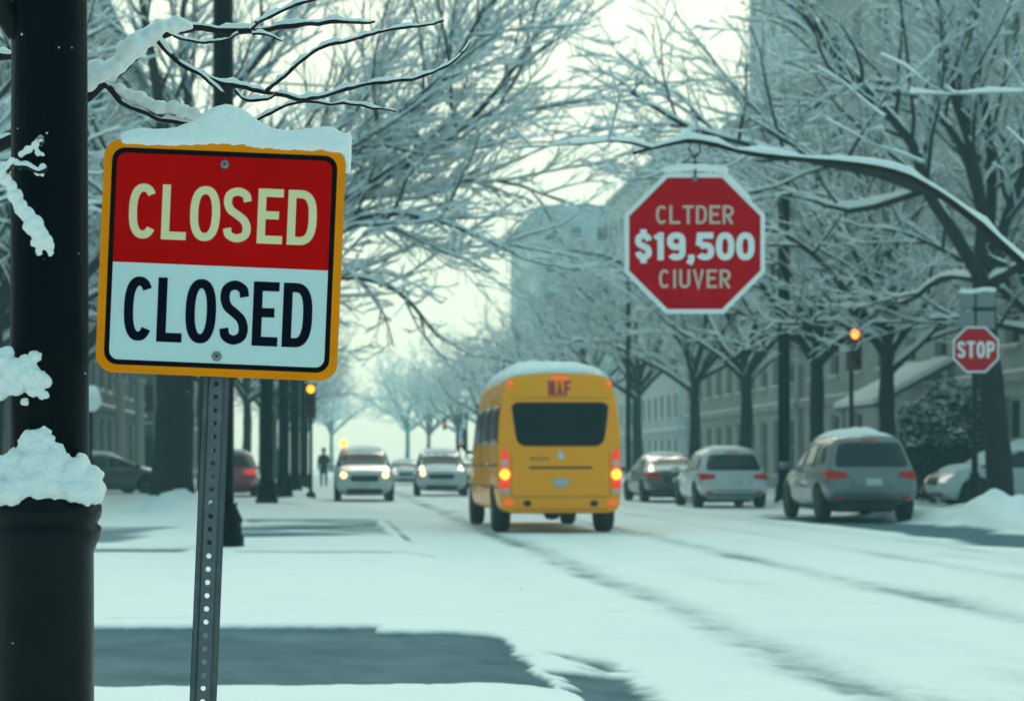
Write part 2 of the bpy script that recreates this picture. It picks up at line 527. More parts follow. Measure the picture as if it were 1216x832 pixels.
def ground_fields(X, Y):
    """height (m) and snow cover (0..1) at ground points"""
    n1 = fbm(X, Y, 1.6, 3) - .5
    n2 = fbm(X, Y, .35, 11) - .5
    n3 = fbm(X, Y, 6.0, 23) - .5
    kl = kerb_left(Y)
    road = sstep(-.45, .55, X - kl) * (1 - sstep(-.10, .10, X - KERB_R))
    base = .10 * (1 - road)
    snow = np.ones_like(X)
    wob = .10 * (fbm(X * 0 + 3, Y, 5.0, 31) - .5)
    def rut(x0, w, k):
        return k * np.exp(-((X - x0 - wob) / w) ** 2)
    along = .85 + .5 * (fbm(X * 3.0, Y * .45, .9, 41) - .4)
    ruts = (rut(2.72, .33, .42) + rut(5.02, .33, .42) + rut(3.9, .8, .12) + rut(6.9, .25, .34) + rut(8.5, .4, .34) + rut(7.7, .3, .14) + (rut(2.62, .14, .15) + rut(5.1, .14, .15)) * sstep(.05, .22, n2 + fbm(X, Y * .5, .25, 83) - .5)) * along * sstep(-5, 8, Y)
    snow -= ruts * road
    snow -= road * np.clip(fbm(X * 1.6, Y * .3, 1.1, 131) - .48, 0, 1) * .75 * sstep(1.2, 2.6, X)
    snow -= .10 * np.clip(fbm(X, Y, .8, 141) - .5, 0, 1)
    # bare asphalt beside the parked cars
    snow -= .95 * window(X + n1 * 1.0, 9.35, 11.3, .35) * window(Y + n1 * 4, 15, 41, 2.5)
    # cleared slabs on the near pavement
    ex = n2 * .13 + (fbm(X, Y, .12, 91) - .5) * .07
    bare = (1 - sstep(11.36, 11.46, Y + ex * .5)) * sstep(8.55, 8.66, Y + ex * 1.3 + n1 * .45) * (1 - sstep(1.04, 1.13, X + ex * 1.4 + np.maximum(n1, 0) * .25))
    bare = np.maximum(bare, window(Y + ex, 11.38, 11.75, .05) * (X < .32 + n2 * .2))
    bare = np.maximum(bare, window(Y + n1 * 1.2, 26.2, 35.5, .5) * window(X + n1 * .5, -1.5, .92, .10) * (.62 + 1.2 * n1))
    bare = np.maximum(bare, window(Y + n1 * 1.0, 21.6, 22.6, .15) * window(X + n1 * .3, -4.4, -1.7, .2) * .8)
    bare = np.maximum(bare, window(Y + n1 * 3, 24.6, 30.5, .6) * window(X + n1, -5.2, -2.6, .4) * .7)
    bare = np.maximum(bare, window(Y + n2 * .3, 21.4, 22.0, .10) * window(X, -1.1, 1.25, .08) * .75)
    bare = np.maximum(bare, window(Y + n1 * 4, 46.5, 52, 1) * window(X + n1, -1.5, .2, .2) * .4)
    bare = np.maximum(bare, window(Y, 12.2 + n2 * .1, 12.33, .04) * window(X, -1.5, -.95, .1) * .5)
    # broken gutter beside the kerb
    gut = window(X + n2 * .55 + n1 * .4, 1.16, 1.55, .10) * (1 - sstep(9.8, 11.3, Y + n1 * 2)) * sstep(5, 7, Y)
    bare = np.maximum(bare, gut * (.75 + 2.6 * n2))
    bare = np.maximum(bare, window(X, 1.06, 1.20, .03) * window(Y, 25, 36, 1) * (.5 + n2))
    bare = np.clip(bare, 0, 1)
    snow = np.clip(snow - bare, 0, 1)
    depth = .045 + .016 * n1 + .006 * n2 + .03 * n3
    z = base + snow * np.maximum(depth, .012)
    # crumbs along the broken edge, churned ruts
    z += .018 * np.maximum(n2, 0) * np.exp(-((X - 1.6) / .5) ** 2) * (Y < 13) * snow
    z += .02 * n2 * np.clip(ruts, 0, 1) * road
    # ploughed banks
    def mound(x, y, rx, ry, h):
        return h * np.exp(-(((X - x) / rx) ** 2 + ((Y - y) / ry) ** 2)) * (.45 + 1.6 * (fbm(X, Y, .42, 61) - .25))
    z += mound(12.35, 34.2, .7, .9, .34) + mound(13.3, 34.4, .7, 1.1, .36) + mound(14.4, 35.2, .8, 1.4, .30)
    z += mound(14.85, 40.6, 1.0, 1.0, .35) + mound(-3.45, 41.6, .9, 1.2, .42) + mound(-2.6, 40.6, .9, 1.4, .22)
    ridge = np.exp(-((X - 12.1) / .4) ** 2) * sstep(30, 34, Y)
    z += ridge * .16 * (.5 + fbm(X, Y, 1.1, 71))
    z += np.exp(-((X - kl + .5) / .35) ** 2) * sstep(56, 62, Y) * .10
    return z, snow

xs = np.concatenate([-np.geomspace(420, 8.2, 26), np.arange(-8, -2, .12), np.arange(-2, 3.2, .03), np.arange(3.2, 6, .045), np.arange(6, 16, .11), np.geomspace(16.1, 420, 26)])
ys = [-60., -40, -25, -15, -8, -4, -1, 1.5, 3.5, 5, 6]
y = 6.5
while y < 80:
    ys.append(y); y += max(.022, y * .0034)
ys += list(np.geomspace(80.5, 620, 40))
ys = np.array(ys)
GX, GY = np.meshgrid(xs, ys)
GZ, GS = ground_fields(GX, GY)
def ground_material():
    m = bpy.data.materials.new('snowy_street')
    m.use_nodes = True
    t = m.node_tree
    b = t.nodes['Principled BSDF']
    at = N(t, 'ShaderNodeAttribute', attribute_name='snow')
    co = N(t, 'ShaderNodeTexCoord')
    nz = N(t, 'ShaderNodeTexNoise'); nz.inputs['Scale'].default_value = 9; nz.inputs['Detail'].default_value = 8; nz.inputs['Roughness'].default_value = .7
    mm = N(t, 'ShaderNodeMath', operation='MULTIPLY_ADD'); mm.inputs[1].default_value = .5; mm.inputs[2].default_value = -.25
    ad = N(t, 'ShaderNodeMath', operation='ADD')
    mr_ = N(t, 'ShaderNodeMapRange', interpolation_type='SMOOTHSTEP'); mr_.inputs['From Min'].default_value = .12; mr_.inputs['From Max'].default_value = .85
    nz2 = N(t, 'ShaderNodeTexNoise'); nz2.inputs['Scale'].default_value = 1.4; nz2.inputs['Detail'].default_value = 9; nz2.inputs['Roughness'].default_value = .72
    rp = N(t, 'ShaderNodeValToRGB')
    rp.color_ramp.elements[0].position = .3; rp.color_ramp.elements[0].color = (.075, .128, .150, 1)
    rp.color_ramp.elements[1].position = .7; rp.color_ramp.elements[1].color = (.165, .232, .255, 1)
    rs = N(t, 'ShaderNodeValToRGB')
    rs.color_ramp.elements[0].position = .25; rs.color_ramp.elements[0].color = (.80, .83, .84, 1)
    rs.color_ramp.elements[1].position = .7; rs.color_ramp.elements[1].color = (.88, .89, .88, 1)
    mx = N(t, 'ShaderNodeMix', data_type='RGBA')
    bp = N(t, 'ShaderNodeBump'); bp.inputs['Strength'].default_value = .35; bp.inputs['Distance'].default_value = .02
    nb = N(t, 'ShaderNodeTexNoise'); nb.inputs['Scale'].default_value = 22; nb.inputs['Detail'].default_value = 8
    rr = N(t, 'ShaderNodeMapRange'); rr.inputs['To Min'].default_value = .55; rr.inputs['To Max'].default_value = .9
    l = t.links.new
    for q in (nz, nz2, nb): l(co.outputs['Object'], q.inputs['Vector'])
    l(nz.outputs['Fac'], mm.inputs[0]); l(mm.outputs[0], ad.inputs[0]); l(at.outputs['Fac'], ad.inputs[1])
    l(ad.outputs[0], mr_.inputs['Value']); l(mr_.outputs['Result'], mx.inputs['Factor'])
    l(nz2.outputs['Fac'], rp.inputs['Fac']); l(nz2.outputs['Fac'], rs.inputs['Fac'])
    l(rp.outputs['Color'], mx.inputs[6]); l(rs.outputs['Color'], mx.inputs[7])
    l(mx.outputs[2], b.inputs['Base Color'])
    l(mr_.outputs['Result'], rr.inputs['Value']); l(rr.outputs['Result'], b.inputs['Roughness'])
    l(nb.outputs['Fac'], bp.inputs['Height']); l(bp.outputs['Normal'], b.inputs['Normal'])
    b.inputs['Specular IOR Level'].default_value = 0.0
    return m
M['street'] = ground_material()
ny, nx = GX.shape
idx = np.arange(nx * ny).reshape(ny, nx)
quads = np.stack([idx[:-1, :-1], idx[:-1, 1:], idx[1:, 1:], idx[1:, :-1]], -1).reshape(-1, 4)
V = np.stack([GX, GY, GZ], -1).reshape(-1, 3)
cxm = V[quads, 0].mean(1); cym = V[quads, 1].mean(1)
kl_ = kerb_left(cym)
sel = {'road': (cxm > kl_) & (cxm < KERB_R), 'pavement': (cxm <= kl_) & (cxm > -14), 'pavement_far_side': (cxm >= KERB_R) & (cxm < 24)}
sel['ground'] = ~(sel['road'] | sel['pavement'] | sel['pavement_far_side'])
for nm, s in sel.items():
    q = quads[s]
    used, inv = np.unique(q, return_inverse=True)
    o = mesh_obj(nm, V[used], inv.reshape(-1, 4), M['street'], None, None, True)
    a = o.data.attributes.new('snow', 'FLOAT', 'POINT')
    a.data.foreach_set('value', GS.reshape(-1)[used].astype(np.float32))
    o['kind'] = 'structure'
def gz(x, y):
    z, s = ground_fields(np.array([[float(x)]]), np.array([[float(y)]]))
    return float(z[0, 0])

# ------------------------------------------------------------------ haze
hz = MB()
hz.box((0, 125, 22.5), (300, 410, 49))
haze = hz.build('haze', [])
haze['kind'] = 'stuff'
hm = bpy.data.materials.new('haze_air')
hm.use_nodes = True
ht = hm.node_tree
ht.nodes.remove(ht.nodes['Principled BSDF'])
pv = N(ht, 'ShaderNodeVolumePrincipled')
pv.inputs['Color'].default_value = (.45, .90, 1.0, 1)
pv.inputs['Density'].default_value = 0.0012
pv.inputs['Anisotropy'].default_value = 0.4
ht.links.new(pv.outputs['Volume'], ht.nodes['Material Output'].inputs['Volume'])
haze.data.materials.append(hm)

# ------------------------------------------------------------------ buildings
def wall_holes(mb, org, u, nrm, width, height, us, vs_, holes, depth=.25):
    """wall plane split at us x vs_; cells in holes become openings with reveals"""
    org, u, nrm = Vector(org), Vector(u), Vector(nrm)
    up = Vector((0, 0, 1))
    pt = lambda a, b, d=0: org + u * a + up * b - nrm * d
    for i in range(len(us) - 1):
        for j in range(len(vs_) - 1):
            a0, a1, b0, b1 = us[i], us[i + 1], vs_[j], vs_[j + 1]
            if (i, j) in holes:
                q = [(a0, b0), (a1, b0), (a1, b1), (a0, b1)]
                for k in range(4):
                    p, r = q[k], q[(k + 1) % 4]
                    mb.add([pt(*p), pt(*r), pt(*r, depth), pt(*p, depth)], [(0, 1, 2, 3)])
            else:
                mb.add([pt(a0, b0), pt(a1, b0), pt(a1, b1), pt(a0, b1)], [(0, 1, 2, 3)])
def building(name, label, x0, x1, y0, y1, hgt, floors, side, wall_mat, ww=1.1, bay=2.6, ground=3.8, cornice=True, end_windows=True, group=None, sill=True, maxwin=100):
    """box building; its street side is at x0 (right of the street, side=-1) or x1 (left, side=+1)"""
    root = empty(name, ((x0 + x1) / 2, (y0 + y1) / 2, 0), label, 'building', group=group)
    o = Vector(root.location)
    mb = MB()
    sx = (x0 if side < 0 else x1) - o.x
    hw, hd = (x1 - x0) / 2, (y1 - y0) / 2
    fh = (hgt - ground - .8) / max(1, floors - 1)
    wins = []
    def face(org, u, nrm, width):
        nb = max(1, int(width / bay))
        bw = width / nb
        us = [0]; hi = []
        for k in range(nb):
            us += [k * bw + (bw - ww) / 2, k * bw + (bw + ww) / 2]
        us.append(width)
        vv = [-.6, .7, ground - .7]
        for f_ in range(floors - 1):
            zb = ground + f_ * fh
            vv += [zb + .75, zb + min(fh - .5, 2.5)]
        vv.append(hgt)
        holes = set()
        for k in range(nb):
            for f_ in range(floors):
                holes.add((2 * k + 1, 1 + 2 * f_))
                wins.append((Vector(org) + Vector(u) * ((us[2 * k + 1] + us[2 * k + 2]) / 2), Vector(u), Vector(nrm), us[2 * k + 2] - us[2 * k + 1], vv[1 + 2 * f_], vv[2 + 2 * f_]))
        wall_holes(mb, org, u, nrm, width, hgt, us, vv, holes)
    if side < 0: face((sx, -hd, 0), (0, 1, 0), (-1, 0, 0), 2 * hd)
    else: face((sx, -hd, 0), (0, 1, 0), (1, 0, 0), 2 * hd)
    if end_windows: face((-hw, -hd, 0), (1, 0, 0), (0, -1, 0), 2 * hw)
    else: mb.add([(-hw, -hd, -.6), (hw, -hd, -.6), (hw, -hd, hgt), (-hw, -hd, hgt)], [(0, 1, 2, 3)])
    bx = hw if side < 0 else -hw
    mb.add([(-hw, hd, -.6), (hw, hd, -.6), (hw, hd, hgt), (-hw, hd, hgt)], [(0, 1, 2, 3)])
    mb.add([(bx, -hd, -.6), (bx, hd, -.6), (bx, hd, hgt), (bx, -hd, hgt)], [(0, 1, 2, 3)])
    mb.build('wall', wall_mat, root)
    r = MB().box((0, 0, hgt + .1), (2 * hw - .1, 2 * hd - .1, .2))
    r.box((0, 0, hgt + .3), (2 * hw - .3, 2 * hd - .3, .2), 1)
    roof = r.build('roof', [wall_mat, M['snow']], root)
    if cornice:
        for z, e_, t_ in ((hgt - .25, .35, .3), (ground - .15, .16, .25)):
            c = MB()
            c.box((sx + side * e_ / 2, 0, z), (e_, 2 * hd + .02, t_), 0)
            c.box((sx + side * e_ / 2, 0, z + t_ / 2 + .05), (e_ - .03, 2 * hd - .04, .09), 1)
            c.box((-side * .01, -hd - e_ / 2, z), (2 * hw - .05, e_, t_), 0)
            c.box((-side * .01, -hd - e_ / 2, z + t_ / 2 + .05), (2 * hw - .1, e_ - .03, .09), 1)
            c.build('cornice', [wall_mat, M['snow']], root)
    for (c_, u, nrm, w_, z0, z1) in wins[:maxwin]:
        up = Vector((0, 0, 1))
        fr = MB(); pa = MB()
        rot = Matrix((u, nrm, up)).transposed()
        cz = (z0 + z1) / 2; hh = z1 - z0
        ctr = c_ - nrm * .16 + up * cz
        for du, dz, su, sz in ((-w_ / 2 + .05, 0, .1, hh), (w_ / 2 - .05, 0, .1, hh), (0, hh / 2 - .05, w_ - .2, .1), (0, -hh / 2 + .05, w_ - .2, .1), (0, 0, w_ - .2, .07)):
            fr.box(ctr + u * du + up * dz, (su, .08, sz), 0, rot)
        if sill:
            fr.box(c_ + nrm * .05 + up * (z0 - .06), (w_ + .24, .12, .12), 0, rot)
            fr.box(c_ + nrm * .05 + up * (z0 + .03), (w_ + .2, .10, .06), 1, rot)
        wf = fr.build('window', [M['trim'], M['snow']], root)
        pa.box(c_ - nrm * .22 + up * cz, (w_, .02, hh), 0, rot)
        pa.build('pane', M['pane'], wf)
    return root

b1 = building('stone_building', 'cream stone building with rows of sash windows behind the stop sign', 19.5, 31, 42, 76, 20.0, 5, -1, M['stone'], 1.15, 3.0)
building('stone_building', 'cream terrace with tall windows beyond the silver parked cars', 19.5, 31, 77, 101, 17.5, 5, -1, M['stone'], 1.2, 2.4, group=None)
building('stone_building', 'hazy grey corner building showing above the price sign', 25.0, 44, 132, 165, 24.6, 6, -1, M['stone2'], 1.2, 2.7)
building('stone_building', 'faint tall block with a straight left edge above the yellow bus', 25.4, 48, 226, 258, 32.5, 8, -1, M['stone2'], 1.3, 3.2)
building('tower_block', 'pale tower rising out of the picture above the bare trees', 31.8, 34.6, 128, 140, 44.0, 13, -1, M['stone2'], 1.2, 2.6)
bl = building('shop_building', 'dark shop building behind the large tree trunk with pale columns', -26, -11.5, 78, 116, 25, 6, 1, M['stone_dark'], 1.6, 3.4, ground=4.2)
building('shop_building', 'dark brick block at the left edge behind the foreground lamp post', -40, -11.2, 58, 77, 24.0, 6, 1, M['stone_mid'], 1.3, 3.0)
building('shop_building', 'grey row of shops far down the left pavement', -24, -10.0, 118, 165, 25.0, 6, 1, M['stone_mid'], 1.3, 3.2)
# pale columns and a sign band in front of the shop
for px in (143, 166, 187):
    p = P(px, 560, 76)
    c = MB().lathe([(.26, 0), (.26, .25), (.19, .3), (.17, 4.3), (.25, 4.38), (.25, 4.6)], (p.x - bl.location.x, p.y - bl.location.y, .1), 14)
    c.build('column', M['trim'], bl, True)
c = MB().box((-2.2, -20.6, 4.85), (18.0, 2.4, .28), 0)
c.box((-2.2, -20.6, 5.05), (17.8, 2.3, .12), 1)
c.build('porch_roof', [M['stone_mid'], M['snow']], bl)
# sloping porch roof with snow on the right building
aw = MB()
pts = [(-8.9 + 3.15, 5.1, 4.1), (-8.9 + .95, 5.1, 2.85)]
b1x = b1.location.x
a0, a1 = Vector((19.5 - b1x, 0, 4.3)), Vector((17.0 - b1x, 0, 2.95))
for (y0, y1) in ((-1.5, 3.0),):
    n = (a0 - a1).cross(Vector((0, 1, 0))).normalized()
    if n.z < 0: n = -n
    for lo, hi, m_ in ((0, .12, 0), (.122, .27, 1)):
        q = []
        for yy in (y0, y1):
            for (pp) in (a0, a1):
                for d in (lo, hi):
                    q.append(pp + n * d + Vector((0, yy, 0)))
        aw.add(q, [(0, 2, 3, 1), (4, 5, 7, 6), (0, 1, 5, 4), (2, 6, 7, 3), (1, 3, 7, 5), (0, 4, 6, 2)], m_)
aw.build('porch_roof', [M['awning'], M['snow']], b1)
for yy in (-1.3, 2.8):
    MB().lathe([(.12, 0), (.10, .1), (.10, 2.75), (.13, 2.9)], (17.15 - b1x, yy, .1), 10).build('porch_column', M['trim'], b1, True)

# ------------------------------------------------------------------ trees
def tubes(groups, K, snow_t, fq=9.0):
    """groups: {m: (list of (m,3) arrays, list of (m,) radii)} -> verts, quads, material index; snow lies on the upper side"""
    VV, QQ, MI = [], [], []
    base = 0
    for m, (pl, rl) in groups.items():
        Pn = np.array(pl); R = np.array(rl)
        B = len(Pn)
        T = np.empty_like(Pn)
        T[:, 1:-1] = Pn[:, 2:] - Pn[:, :-2]; T[:, 0] = Pn[:, 1] - Pn[:, 0]; T[:, -1] = Pn[:, -1] - Pn[:, -2]
        T /= np.linalg.norm(T, axis=2, keepdims=True) + 1e-9
        up = np.array([0, 0, 1.0])
        S = np.cross(T, up); ln = np.linalg.norm(S, axis=2, keepdims=True)
        S = S / (ln + 1e-9)
        alt = np.cross(T, [0.0, 1.0, 0.0]); alt /= np.linalg.norm(alt, axis=2, keepdims=True) + 1e-9
        S[:, 0] = np.where(ln[:, 0] > .05, S[:, 0], alt[:, 0])
        for i in range(1, m):      # carry the side vector along so that the rings never flip or twist
            pv_ = S[:, i - 1] - T[:, i] * (S[:, i - 1] * T[:, i]).sum(1, keepdims=True)
            pv_ /= np.linalg.norm(pv_, axis=1, keepdims=True) + 1e-9
            ci = np.where((S[:, i] * pv_).sum(1, keepdims=True) < 0, -S[:, i], S[:, i])
            ok_ = (ln[:, i] > .30) & ((ci * pv_).sum(1, keepdims=True) > .8)
            S[:, i] = np.where(ok_, ci, pv_)
        U = np.cross(S, T)
        Us = np.where(U[:, :, 2:3] < 0, -U, U)
        ang = np.arange(K) * 2 * np.pi / K
        ring = Pn[:, :, None] + R[:, :, None, None] * (np.cos(ang)[:, None] * S[:, :, None] + np.sin(ang)[:, None] * U[:, :, None])
        VV.append(ring.reshape(-1, 3))
        id_ = base + np.arange(B * m * K).reshape(B, m, K)
        nxt = np.roll(id_, -1, axis=2)
        q = np.stack([id_[:, :-1], nxt[:, :-1], nxt[:, 1:], id_[:, 1:]], -1).reshape(-1, 4)
        QQ.append(q); MI.append(np.zeros(len(q), int))
        base += B * m * K
        if snow_t:
            flat = np.sqrt(np.clip(1 - np.abs(T[:, :, 2]) * 1.08, 0, 1))[:, :, None]
            th = np.minimum(snow_t, (.022 if snow_t > .01 else .002) + R[:, :, None] * 1.2) * flat
            ph_ = Pn[:, :, 0:1] * fq + Pn[:, :, 2:3] * fq * 1.7
            th = th * np.clip(.78 + .45 * np.sin(ph_) + .35 * np.sin(ph_ * 2.7 + 1) + .25 * np.sin(ph_ * 6.1), .06, 1.6)
            w = R[:, :, None] * (.55 + .55 * flat) + .35 * th
            top = R[:, :, None] * .75 + th * 1.25
            prof = [(-1.0, .10), (-.75, .72), (0, 1.0), (.75, .72), (1.0, .10)]
            sn = np.stack([Pn + S * (w * a) + Us * (top * b + R[:, :, None] * .2 * (1 - b)) - 0 for a, b in prof], 2)
            # taper in at the tips
            VV.append(sn.reshape(-1, 3))
            J = len(prof)
            id_ = base + np.arange(B * m * J).reshape(B, m, J)
            q = np.stack([id_[:, :-1, :-1], id_[:, :-1, 1:], id_[:, 1:, 1:], id_[:, 1:, :-1]], -1)
            ok = (np.minimum(flat[:, :-1, 0], flat[:, 1:, 0]) > .22)
            q = q[ok].reshape(-1, 4)
            QQ.append(q); MI.append(np.ones(len(q), int))
            base += B * m * J
    return np.concatenate(VV), np.concatenate(QQ), np.concatenate(MI)

def polyline_r(pts, r0, r1):
    d = np.concatenate([[0], np.cumsum(np.linalg.norm(np.diff(pts, axis=0), axis=1))])
    return r0 + (r1 - r0) * (d / d[-1]) ** .8
def grow(limbs, rng, spec, tropism=.10):
    """limbs: [(pts, r0, r1)] at level 1 -> list of (pts, radii) of all branches"""
    out_ = []
    queue = [(p, r, 0) for p, r in limbs]
    while queue:
        p, r, lv = queue.pop()
        out_.append((p, r, lv))
        if lv >= len(spec): continue
        dens, frac, ang, msub = spec[lv]
        seg = np.linalg.norm(np.diff(p, axis=0), axis=1)
        Ltot = seg.sum()
        n = max(1, int(round(dens * Ltot + rng.uniform(-.4, .4))))
        cum = np.concatenate([[0], np.cumsum(seg)])
        start = .22 if lv == 0 else .12
        for k in range(n):
            t = start + (1 - start) * (k + rng.uniform(.2, .9)) / n
            s = min(t, .995) * Ltot
            i = min(len(seg) - 1, int(np.searchsorted(cum, s) - 1)); i = max(0, i)
            f_ = (s - cum[i]) / (seg[i] + 1e-9)
            o = p[i] + (p[i + 1] - p[i]) * f_
            d = (p[i + 1] - p[i]) / (seg[i] + 1e-9)
            rr = r[i] + (r[i + 1] - r[i]) * f_
            a = rng.uniform(0, 2 * math.pi) if lv else (k * 2.4 + rng.uniform(-.5, .5))
            q = np.cross(d, [0, 0, 1.0]); q = q / (np.linalg.norm(q) + 1e-6)
            w = np.cross(q, d)
            side = math.cos(a) * q + math.sin(a) * w * .8
            th = math.radians(rng.uniform(*ang))
            nd = d * math.cos(th) + side * math.sin(th)
            nd[2] += tropism
            nd /= np.linalg.norm(nd)
            ln = frac * Ltot * (1.15 - .6 * t) * rng.uniform(.7, 1.25)
            if lv: ln = frac * Ltot * rng.uniform(.55, 1.25)
            m = msub
            pts = [o]
            step = ln / (m - 1)
            cur = nd.copy()
            for _ in range(m - 1):
                cur = cur + rng.normal(0, .13, 3); cur[2] += tropism * .25
                cur /= np.linalg.norm(cur)
                pts.append(pts[-1] + cur * step)
            pts = np.array(pts)
            r0 = max(.008, min(rr * .72, rr * .35 + .02))
            queue.append((pts, polyline_r(pts, r0, max(.006, r0 * .35)), lv + 1))
    return out_
SPEC = [(1.35, .46, (28, 58), 6), (2.2, .46, (22, 50), 5), (3.3, .46, (20, 50), 4)]
def make_tree(root, trunk, trunk_r, limbs, seed, spec=SPEC, snow_t=.035, tropism=.10, flare=1.5, frost_haze_lv=2, keep_off=None):
    rng = np.random.RandomState(seed)
    br = grow(limbs, rng, spec, tropism)
    if keep_off is not None:
        br = [b for b in br if b[2] == 0 or not keep_off(b[0])]
    # trunk with root flare
    tp = catmull(trunk, 6)
    tr = polyline_r(tp, trunk_r[0], trunk_r[1])
    h_ = tp[:, 2] - tp[0, 2]
    tr = tr * (1 + (flare - 1) * np.exp(-h_ / .35))
    g = {len(tp): ([tp], [tr])}
    v, q, mi = tubes(g, 16, 0)
    for i in range(len(v)):
        v[i] += np.array(noise.noise_vector(Vector(v[i]) * 2.5)) * .035
    tk = mesh_obj('trunk', v, q, M['bark'], root, mi, True)
    big = {}; small = {}; fine = {}
    for p, r, lv in br:
        if lv == 0:
            p2 = catmull(p, 3); r2 = np.interp(np.linspace(0, 1, len(p2)), np.linspace(0, 1, len(r)), r)
            d = big.setdefault(len(p2), ([], [])); d[0].append(p2); d[1].append(r2)
        else:
            d = (fine if lv >= frost_haze_lv else small).setdefault(len(p), ([], [])); d[0].append(p); d[1].append(r)
    v, q, mi = tubes(big, 9, snow_t * 2.0)
    mesh_obj('limbs', v, q, [M['bark'], M['twig_snow']], root, mi, True)
    v, q, mi = tubes(fine, 4, snow_t)
    if small:
        v2, q2, mi2 = tubes(small, 5, snow_t)
        v, q, mi = np.concatenate([v, v2]), np.concatenate([q, q2 + len(v)]), np.concatenate([mi, np.where(mi2 == 0, 2, 1)])
    mesh_obj('crown', v, q, [M['rime_haze'], M['twig_snow'], M['twig_bark']], root, mi, True)
    return root
def px_limb(root_loc, pix, Y0, Y1, r0, r1):
    n = len(pix)
    pts = np.array([P(x, y, Y0 + (Y1 - Y0) * i / (n - 1)) - Vector(root_loc) for i, (x, y) in enumerate(pix)])
    return pts, polyline_r(pts, r0, r1)
def auto_limbs(rng, n, top, length, r, el=(15, 65), spread=None):
    res = []
    for k in range(n):
        az = k * 2 * math.pi / n * 1.0 + rng.uniform(-.4, .4)
        e_ = math.radians(rng.uniform(*el))
        d = np.array([math.cos(az) * math.cos(e_), math.sin(az) * math.cos(e_), math.sin(e_)])
        ln = length * rng.uniform(.8, 1.15)
        pts = [np.array([0, 0, top - rng.uniform(0, .8)])]
        cur = d.copy()
        for _ in range(6):
            cur = cur + rng.normal(0, .12, 3)
            cur[2] += .03 - .02 * _
            cur /= np.linalg.norm(cur)
            pts.append(pts[-1] + cur * ln / 6)
        pts = np.array(pts)
        res.append((pts, polyline_r(pts, r * rng.uniform(.75, 1.0), r * .16)))
    return res

TG_R, TG_L = 'street trees along the right pavement', 'street trees along the left pavement'
# the first tree of the right row, with its own limbs
tb = Vector((P(1188, 600, 41).x, 41, .1))
rt = empty('street_tree', tb, 'big forked snow-covered tree close behind the stop sign', 'tree', group=TG_R)
LIM = [([(1168, 335), (1130, 272), (1100, 225), (1085, 175), (1050, 130), (1000, 75), (960, 25), (925, -40)], 41, 40, .17, .05),
       ([(1162, 330), (1166, 250), (1150, 165), (1132, 110), (1120, 40), (1100, -60)], 41, 42, .16, .05),
       ([(1174, 335), (1192, 270), (1208, 225), (1240, 150), (1280, 60)], 41, 41.5, .15, .05),
       ([(1102, 228), (1040, 206), (970, 192), (890, 172), (815, 150), (750, 110)], 40.8, 37, .12, .03),
       ([(1166, 250), (1140, 172), (1095, 118), (1050, 98), (1000, 108), (950, 135), (890, 150)], 41.2, 43, .11, .03),
       ([(1174, 340), (1216, 312), (1290, 270)], 41, 39, .13, .05),
       ([(1170, 320), (1178, 200), (1160, 60), (1150, -60)], 41, 44, .14, .05),
       ([(1166, 332), (1120, 330), (1070, 360), (1010, 340)], 41, 46, .09, .03),
       ([(1100, 225), (1010, 250), (930, 225), (850, 235), (780, 200)], 41, 45, .09, .025)]
make_tree(rt, [(0, 0, -.15), (-.05, 0, 1.2), tuple(P(1178, 470, 41) - tb), tuple(P(1170, 390, 41) - tb), tuple(P(1168, 330, 41) - tb)], (.30, .24),
          [px_limb(tb, a, b, c, d, e_) for a, b, c, d, e_ in LIM], 5, [(2.2, .40, (28, 60), 6), (2.4, .46, (22, 52), 5), (3.2, .46, (20, 50), 4)], .065,
          keep_off=lambda p: bool((((p[:, 0] + tb.x) / (p[:, 1] + tb.y) * F > 1095 - VX) & ((p[:, 2] + tb.z - H) / (p[:, 1] + tb.y) * F < VY - 325)).any()))
# the first tree of the left row
tl = Vector((P(205, 600, 42).x, 42, .1))
lt = empty('street_tree', tl, 'thick dark trunk with a snow mound at its foot, behind the closed sign post', 'tree', group=TG_L)
LIM = [([(210, 335), (300, 292), (380, 252), (460, 210), (540, 160), (600, 95), (655, 15)], 42, 40, .17, .04),
       ([(210, 300), (330, 232), (420, 190), (500, 130), (560, 60), (600, -30)], 42, 44, .16, .04),
       ([(212, 350), (330, 322), (430, 258), (520, 262), (610, 300)], 42, 38, .13, .03),
       ([(208, 260), (262, 130), (330, 40), (390, -50)], 42, 43, .17, .05),
       ([(205, 265), (190, 130), (172, 20), (160, -60)], 42, 42, .2, .06),
       ([(200, 285), (120, 182), (60, 100), (-30, 20)], 42, 41, .16, .05),
       ([(210, 365), (310, 360), (400, 330), (470, 345), (520, 400)], 42, 46, .11, .03),
       ([(205, 300), (150, 250), (60, 240), (-40, 210)], 42, 39, .13, .04),
       ([(206, 290), (225, 160), (215, 40), (230, -60)], 42, 46, .16, .05),
       ([(214, 320), (360, 255), (480, 225), (590, 215), (670, 240)], 42, 45, .12, .025),
       ([(212, 310), (300, 230), (440, 160), (530, 85), (575, 10)], 42, 37, .13, .03)]
make_tree(lt, [(0, 0, -.15), (.0, 0, .8), (.05, 0, 2.2), tuple(P(208, 400, 42) - tl), tuple(P(208, 300, 42) - tl), tuple(P(205, 240, 42) - tl)], (.50, .34),
          [px_limb(tl, a, b, c, d, e_) for a, b, c, d, e_ in LIM], 9, [(1.8, .40, (25, 55), 6), (2.3, .46, (22, 50), 5), (3.0, .46, (20, 48), 4)], .065, flare=1.6)
